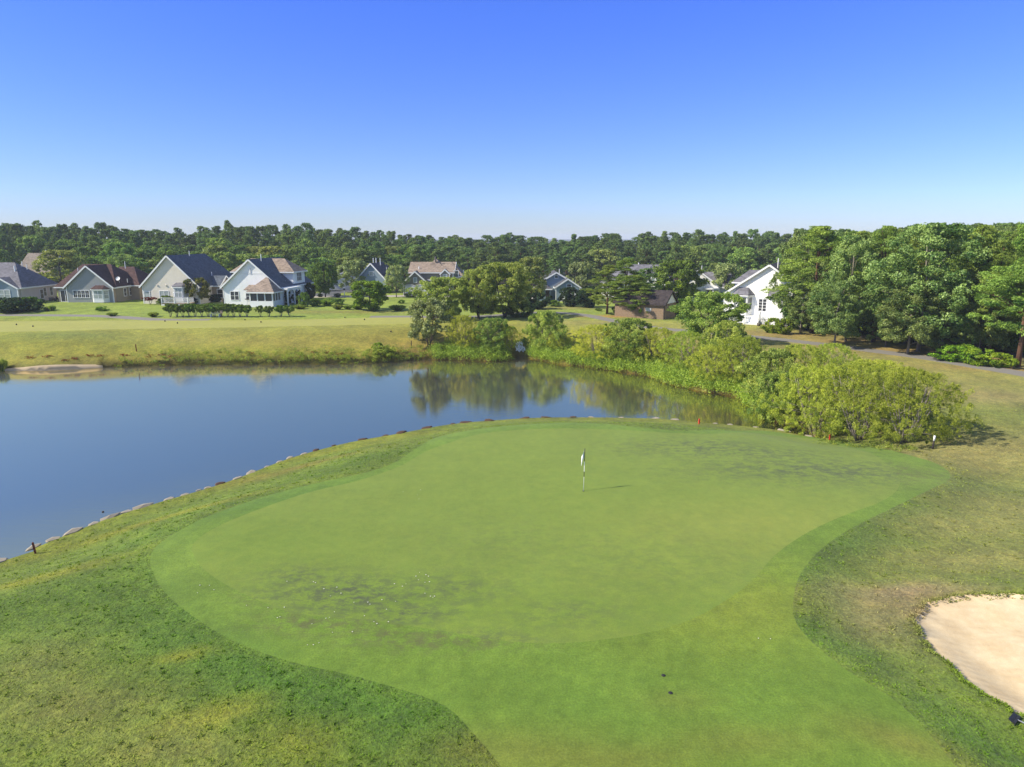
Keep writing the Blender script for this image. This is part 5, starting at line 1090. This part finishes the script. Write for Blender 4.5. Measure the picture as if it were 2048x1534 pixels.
# gardens behind the tee
S_ = [('dbush', 35, 624, 595, 84, 'big dark flowering shrub mass before the leftmost house'), ('bush', 8, 625, 600, 50, 'dark shrub at the left edge before the leftmost house'), ('bush', 62, 622, 594, 40, 'pale-topped shrub at the right end of the dark mass'), ('brbush', 203, 622, 613, 24, 'low clipped dark shrub on the lawn of the brown-roofed house'), ('tuft', 225, 632, 623, 18, 'small round grass clump on the left lawn'), ('tuft', 307, 634, 622, 18, 'small round grass clump left of the hedge'),
      ('tuft', 95, 622, 611, 12, 'wispy grass clump right of the dark shrub mass'), ('tuft', 105, 622, 608, 12, 'second wispy grass clump right of the dark shrub mass'), ('japm', 300, 609, 594, 26, 'flat-topped red maple left of the white railed deck'), ('bush', 332, 610, 591, 26, 'round clipped shrub at the left end of the white railed deck'), ('myrtle', 397, 608, 556, 48, 'tall vase-shaped flowering tree between the two big gables'), ('dbush', 420, 604, 590, 26, 'dark low shrub right of the flowering tree'), ('dbush', 432, 604, 588, 20, 'dark round shrub beside the tan side wall'), ('dbush', 388, 608, 595, 20, 'dark shrub at the foot of the flowering tree'),
      ('conif', 576.5, 609, 577, 12, 'left dark columnar evergreen under the arches'), ('conif', 590.5, 607, 577, 12, 'right dark columnar evergreen under the arches'), ('bush', 609, 614, 585, 24, 'feathery shrub right of the arched colonnade'), ('dbush', 618, 600, 565, 24, 'dark shrub at the right side of the porch house'), ('bush', 631, 612, 598, 26, 'low shrub in the bed right of the porch house'), ('tuft', 600, 618, 607, 24, 'yellow-green grass mound in front of the feathery shrub'), ('tuft', 655, 612, 594, 26, 'spiky clump below the dark round street tree'), ('bush', 677, 609, 597, 22, 'small shrub right of the spiky clump'), ('tuft', 676, 619, 606, 18, 'grass mound before the small shrub in the bed'), ('tuft', 696, 619, 608, 16, 'grass mound left of the large round bush'),
      ('tuft', 716, 619, 605, 24, 'tall grass clump at the left foot of the large round bush'), ('tuft', 748, 622, 608, 22, 'tall grass clump under the large round bush'), ('tuft', 795, 621, 607, 30, 'blue-green grass clump in the shade right of the large round bush'), ('dbush', 640, 594, 587, 10, 'tiny dark shrub on the street edge'), ('dbush', 675, 594, 586, 12, 'small dark shrub on the pale street'), ('bush', 803, 607, 599, 12, 'small round bush on the lawn before the two-storey garage'), ('bush', 822, 594, 584, 24, 'shrub before the arched garage doors'),
      ('brbush', 92, 599, 580, 20, 'shrub hedge between the two leftmost houses'), ('dbush', 83, 600, 588, 10, 'small clipped shrub along the leftmost side wall'), ('dbush', 88, 599, 588, 10, 'second clipped shrub along the leftmost side wall'), ('dbush', 600, 604, 580, 14, 'dark shrub behind the right evergreen'), ('bush', 1197, 622, 616, 14, 'small pale shrub left of the small pines'), ('bush', 1108, 613, 600, 20, 'sparse shrub before the blue-grey house lawn'), ('brbush', 757, 699, 685, 22, 'bright green shrub on the far bank'), ('low0', 764, 712, 692, 60, 'wide leafy plant clump below the bright bank shrub'), ('bush', 884, 704, 690, 30, 'dark shrub at the foot of the silvery bank tree'),
      ('tuft', 3, 742, 712, 22, 'tall reeds at the left edge of the far bank')]
for key, px, b, t, w, lb in S_:
    nm = {'tuft': 'grass_clump', 'conif': 'columnar_evergreen', 'myrtle': 'flowering_tree', 'japm': 'japanese_maple'}.get(key, 'shrub'); P(key, px, b, t, w, nm, lb, nm.replace('_', ' '), crown='crown' if key != 'tuft' else 'blades')
hx = [341, 354, 366, 379, 391, 404, 417, 429, 443, 456, 468, 480, 494, 521, 538, 562, 579]
for i, px in enumerate(hx):
    lb = ['leftmost small tree of the trimmed hedge row', 'second small tree from the left of the trimmed hedge row'] [i] if i < 2 else ({12: 'thin small tree where the trimmed hedge row starts to thin out', 13: 'single-stemmed small tree right of the closed hedge row', 14: 'broad vase-shaped small tree third from the right end of the row', 15: 'small tree second from the right end of the hedge row', 16: 'rightmost small tree of the hedge row'}.get(i, 'small multi-stemmed tree inside the closed part of the trimmed hedge row'))
    P('vase', px, 634 - (i > 12) * .5, 607 + (i % 3) * .8 + (3 if i > 11 else 0), 23 if i != 13 else 16, 'hedge_tree', lb, 'small tree', 'trimmed hedge row behind the tee' if 2 <= i < 12 else None)
# ------------------------------------------------------------------ near grass: real blades over the rough
def rough_blades():
    rg = RS(21); n = 230000; yy = 9 + 38 * rg.rand(n) ** 1.9; xx = (rg.rand(n) * 2 - 1) * (yy * .80 + 1)
    k = (sdist(FRINGE, xx, yy) > .03) & (sdist(BUNKER, xx, yy) > .02) & (sdist(POND, xx, yy) > .15); xx, yy = xx[k], yy[k]
    cl = np.sin(xx * 3.1 + 2 * np.sin(yy * 2.3)) * np.sin(yy * 2.7 + 2 * np.sin(xx * 1.7)); k = rg.rand(len(xx)) < .55 + .45 * cl; xx, yy = xx[k], yy[k]
    # broad-leaved weeds and tufts that stand up a little
    nt_ = 3200; ty = 9 + 32 * rg.rand(nt_) ** 1.7; tx = (rg.rand(nt_) * 2 - 1) * (ty * .80 + 1); B_ = BUNKER[rg.randint(len(BUNKER), size=600)] + rg.normal(size=(600, 2)) * .08
    tx = np.concatenate([tx, B_[:, 0]]); ty = np.concatenate([ty, B_[:, 1]])
    k = (sdist(FRINGE, tx, ty) > .1) & (sdist(BUNKER, tx, ty) > -.12) & (sdist(POND, tx, ty) > .2); tx, ty = tx[k], ty[k]; nb = 9
    big = np.concatenate([np.zeros(len(xx)), np.ones(len(tx) * nb)]); xx = np.concatenate([xx, np.repeat(tx, nb) + .025 * rg.normal(size=len(tx) * nb)]); yy = np.concatenate([yy, np.repeat(ty, nb) + .025 * rg.normal(size=len(ty) * nb)])
    zz = Hn(xx, yy); n = len(xx); h = (.008 + .022 * rg.rand(n)) ; a = rg.rand(n) * 6.28; l = .02 + .05 * rg.rand(n); h = h + big * (.01 + .028 * rg.rand(n)); l = l + big * .02; w = .008 + .0006 * yy
    c, s = np.cos(a), np.sin(a); b = rg.rand(n) * 6.28; ux, uy = np.cos(b) * w, np.sin(b) * w
    p0 = np.stack([xx - ux, yy - uy, zz - .01], 1); p1 = np.stack([xx + ux, yy + uy, zz - .01], 1); p2 = np.stack([xx + c * l + ux * .4, yy + s * l + uy * .4, zz + h], 1); p3 = np.stack([xx + c * l - ux * .4, yy + s * l - uy * .4, zz + h * .96], 1)
    q = np.stack([p0, p1, p2, p3], 1).reshape(-1, 3); me = quadmesh('grass', q, rg.rand(n), M['blade'])
    cn = paint(xx, yy, col['rough'], BLOBS); wr = (ss(15, 24, xx) * .35)[:, None]; cn = cn * (1 - wr) + col['dry'] * wr; cn = cn * (1.15 + 1.3 * rg.rand(n) ** 1.5)[:, None]
    at = me.attributes.new('Col', 'FLOAT_COLOR', 'FACE'); at.data.foreach_set('color', np.concatenate([cn, np.ones((n, 1))], 1).astype(np.float32).ravel())
    o = bpy.data.objects.new('grass', me); link(o); tag(o, 'coarse grass blades of the rough around the green', None, None, 'stuff')
m, nt, out = newmat('grass_blade'); a = N(nt, 'ShaderNodeAttribute', _attribute_name='Col'); df = N(nt, 'ShaderNodeBsdfDiffuse'); tr = N(nt, 'ShaderNodeBsdfTranslucent'); mx = N(nt, 'ShaderNodeMixShader', Fac=.3)
for s_ in (df, tr): nt.links.new(a.outputs['Color'], s_.inputs[0])
nt.links.new(df.outputs[0], mx.inputs[1]); nt.links.new(tr.outputs[0], mx.inputs[2]); nt.links.new(mx.outputs[0], out.inputs[0]); M['blade'] = m
rough_blades()
# ------------------------------------------------------------------ ground and water
build_terrain()
m, nt, out = newmat('pond_water')
a = noise(nt, 2.2, 4, .6, (.35, 2.2, 1)); b = noise(nt, .35, 2, .5, (.6, 1, 1)); ad = N(nt, 'ShaderNodeMath', _operation='MULTIPLY'); nt.links.new(a, ad.inputs[0]); nt.links.new(ramp(nt, b, (.35, .7, .35, 1)), ad.inputs[1])
df = N(nt, 'ShaderNodeBsdfDiffuse'); df.inputs[0].default_value = (.008, .010, .005, 1)
gl = N(nt, 'ShaderNodeBsdfGlossy', Roughness=.05); gl.inputs[0].default_value = (1, .87, .45, 1)
g2 = N(nt, 'ShaderNodeBsdfGlossy', Roughness=.42); g2.inputs[0].default_value = (1, .97, .88, 1)
bn = bump(nt, ad.outputs[0], .11, .05); fr = N(nt, 'ShaderNodeFresnel', IOR=1.6); mx = nt.nodes.new('ShaderNodeMixShader'); mg = N(nt, 'ShaderNodeMixShader', Fac=.12)
nt.links.new(gl.outputs[0], mg.inputs[1]); nt.links.new(g2.outputs[0], mg.inputs[2])
nt.links.new(bn, gl.inputs['Normal']); nt.links.new(ramp(nt, fr.outputs[0], (.1, .5, .66, 1.0)), mx.inputs[0]); nt.links.new(df.outputs[0], mx.inputs[1]); nt.links.new(mg.outputs[0], mx.inputs[2]); nt.links.new(mx.outputs[0], out.inputs[0])
T = np.roll(POND, -1, 0) - np.roll(POND, 1, 0); T /= np.linalg.norm(T, axis=1)[:, None]; area = np.sum(POND[:, 0] * np.roll(POND[:, 1], -1) - np.roll(POND[:, 0], -1) * POND[:, 1]); sg = 1 if area > 0 else -1
PW = POND + np.stack([T[:, 1], -T[:, 0]], 1) * sg * .25
PW = PW[::2]
r = delaunay_2d_cdt([Vector(p_) for p_ in PW], [(i, (i + 1) % len(PW)) for i in range(len(PW))], [], 1, 1e-5)
v = np.array([(p_[0], p_[1], WATER) for p_ in r[0]]); f = np.array([q for q in r[2] if len(q) == 3])
o = bpy.data.objects.new('pond', npmesh('pond', v, f, m)); link(o); tag(o, kind='structure')

# ------------------------------------------------------------------ light, sky, camera
sc = bpy.context.scene
el = math.radians(39); sdir = Vector((-.970 * math.cos(el), -.243 * math.cos(el), math.sin(el)))
sun = bpy.data.lights.new('sun', 'SUN'); sun.energy = 4.8; sun.angle = math.radians(.53); sun.color = (1, .915, .75)
so = bpy.data.objects.new('sun', sun); link(so); so.rotation_euler = (-sdir).to_track_quat('-Z', 'Y').to_euler()
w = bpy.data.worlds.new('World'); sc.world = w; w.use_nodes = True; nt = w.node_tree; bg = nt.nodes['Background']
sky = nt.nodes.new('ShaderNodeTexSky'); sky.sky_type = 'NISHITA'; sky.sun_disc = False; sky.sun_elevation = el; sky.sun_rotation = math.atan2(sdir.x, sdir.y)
sky.air_density = 1.0; sky.dust_density = .2; sky.ozone_density = 3.0; sky.altitude = 0
hs = nt.nodes.new('ShaderNodeHueSaturation'); hs.inputs['Saturation'].default_value = 1.1; hs.inputs['Hue'].default_value = .512; nt.links.new(sky.outputs[0], hs.inputs['Color'])
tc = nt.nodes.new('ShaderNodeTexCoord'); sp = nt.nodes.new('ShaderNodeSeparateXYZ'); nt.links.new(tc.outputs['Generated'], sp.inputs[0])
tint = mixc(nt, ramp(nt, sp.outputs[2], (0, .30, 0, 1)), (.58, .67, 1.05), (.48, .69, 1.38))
tint = mixc(nt, ramp(nt, sp.outputs[2], (.31, .46, 0, 1)), tint, (2.15, 1.70, 1.12))  # brighter, warmer sky band added overhead out of view, lifts fill and water reflections
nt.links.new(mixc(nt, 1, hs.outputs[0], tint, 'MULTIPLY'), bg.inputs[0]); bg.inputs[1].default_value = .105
cam = bpy.data.cameras.new('camera'); cam.sensor_width = 36; cam.lens = F / 2048 * 36; cam.clip_end = 9000; cam.clip_start = .1
co = bpy.data.objects.new('camera', cam); link(co); co.location = (0, 0, CAMH); co.rotation_euler = (PI / 2 - PITCH, 0, 0); sc.camera = co
sc.view_settings.view_transform = 'Standard'; sc.view_settings.look = 'None'; sc.view_settings.gamma = 1; sc.view_settings.exposure = .68
try: sc.cycles.use_denoising = True; sc.cycles.denoiser = 'OPENIMAGEDENOISE'
except Exception: pass
sc.cycles.max_bounces = 6; sc.cycles.transparent_max_bounces = 4; sc.cycles.diffuse_bounces = 3; sc.cycles.glossy_bounces = 3

hz = MB().box(-4300, 4300, -4300, 4300, -5, 26); m, nt, out = newmat('haze_air'); v_ = nt.nodes.new('ShaderNodeVolumePrincipled'); v_.inputs['Color'].default_value = (.80, .88, 1, 1); v_.inputs['Density'].default_value = .0003; v_.inputs['Anisotropy'].default_value = 0
nt.links.new(v_.outputs[0], out.inputs['Volume']); o = hz.build('haze', m); tag(o, 'thin pale summer haze', None, None, 'stuff')
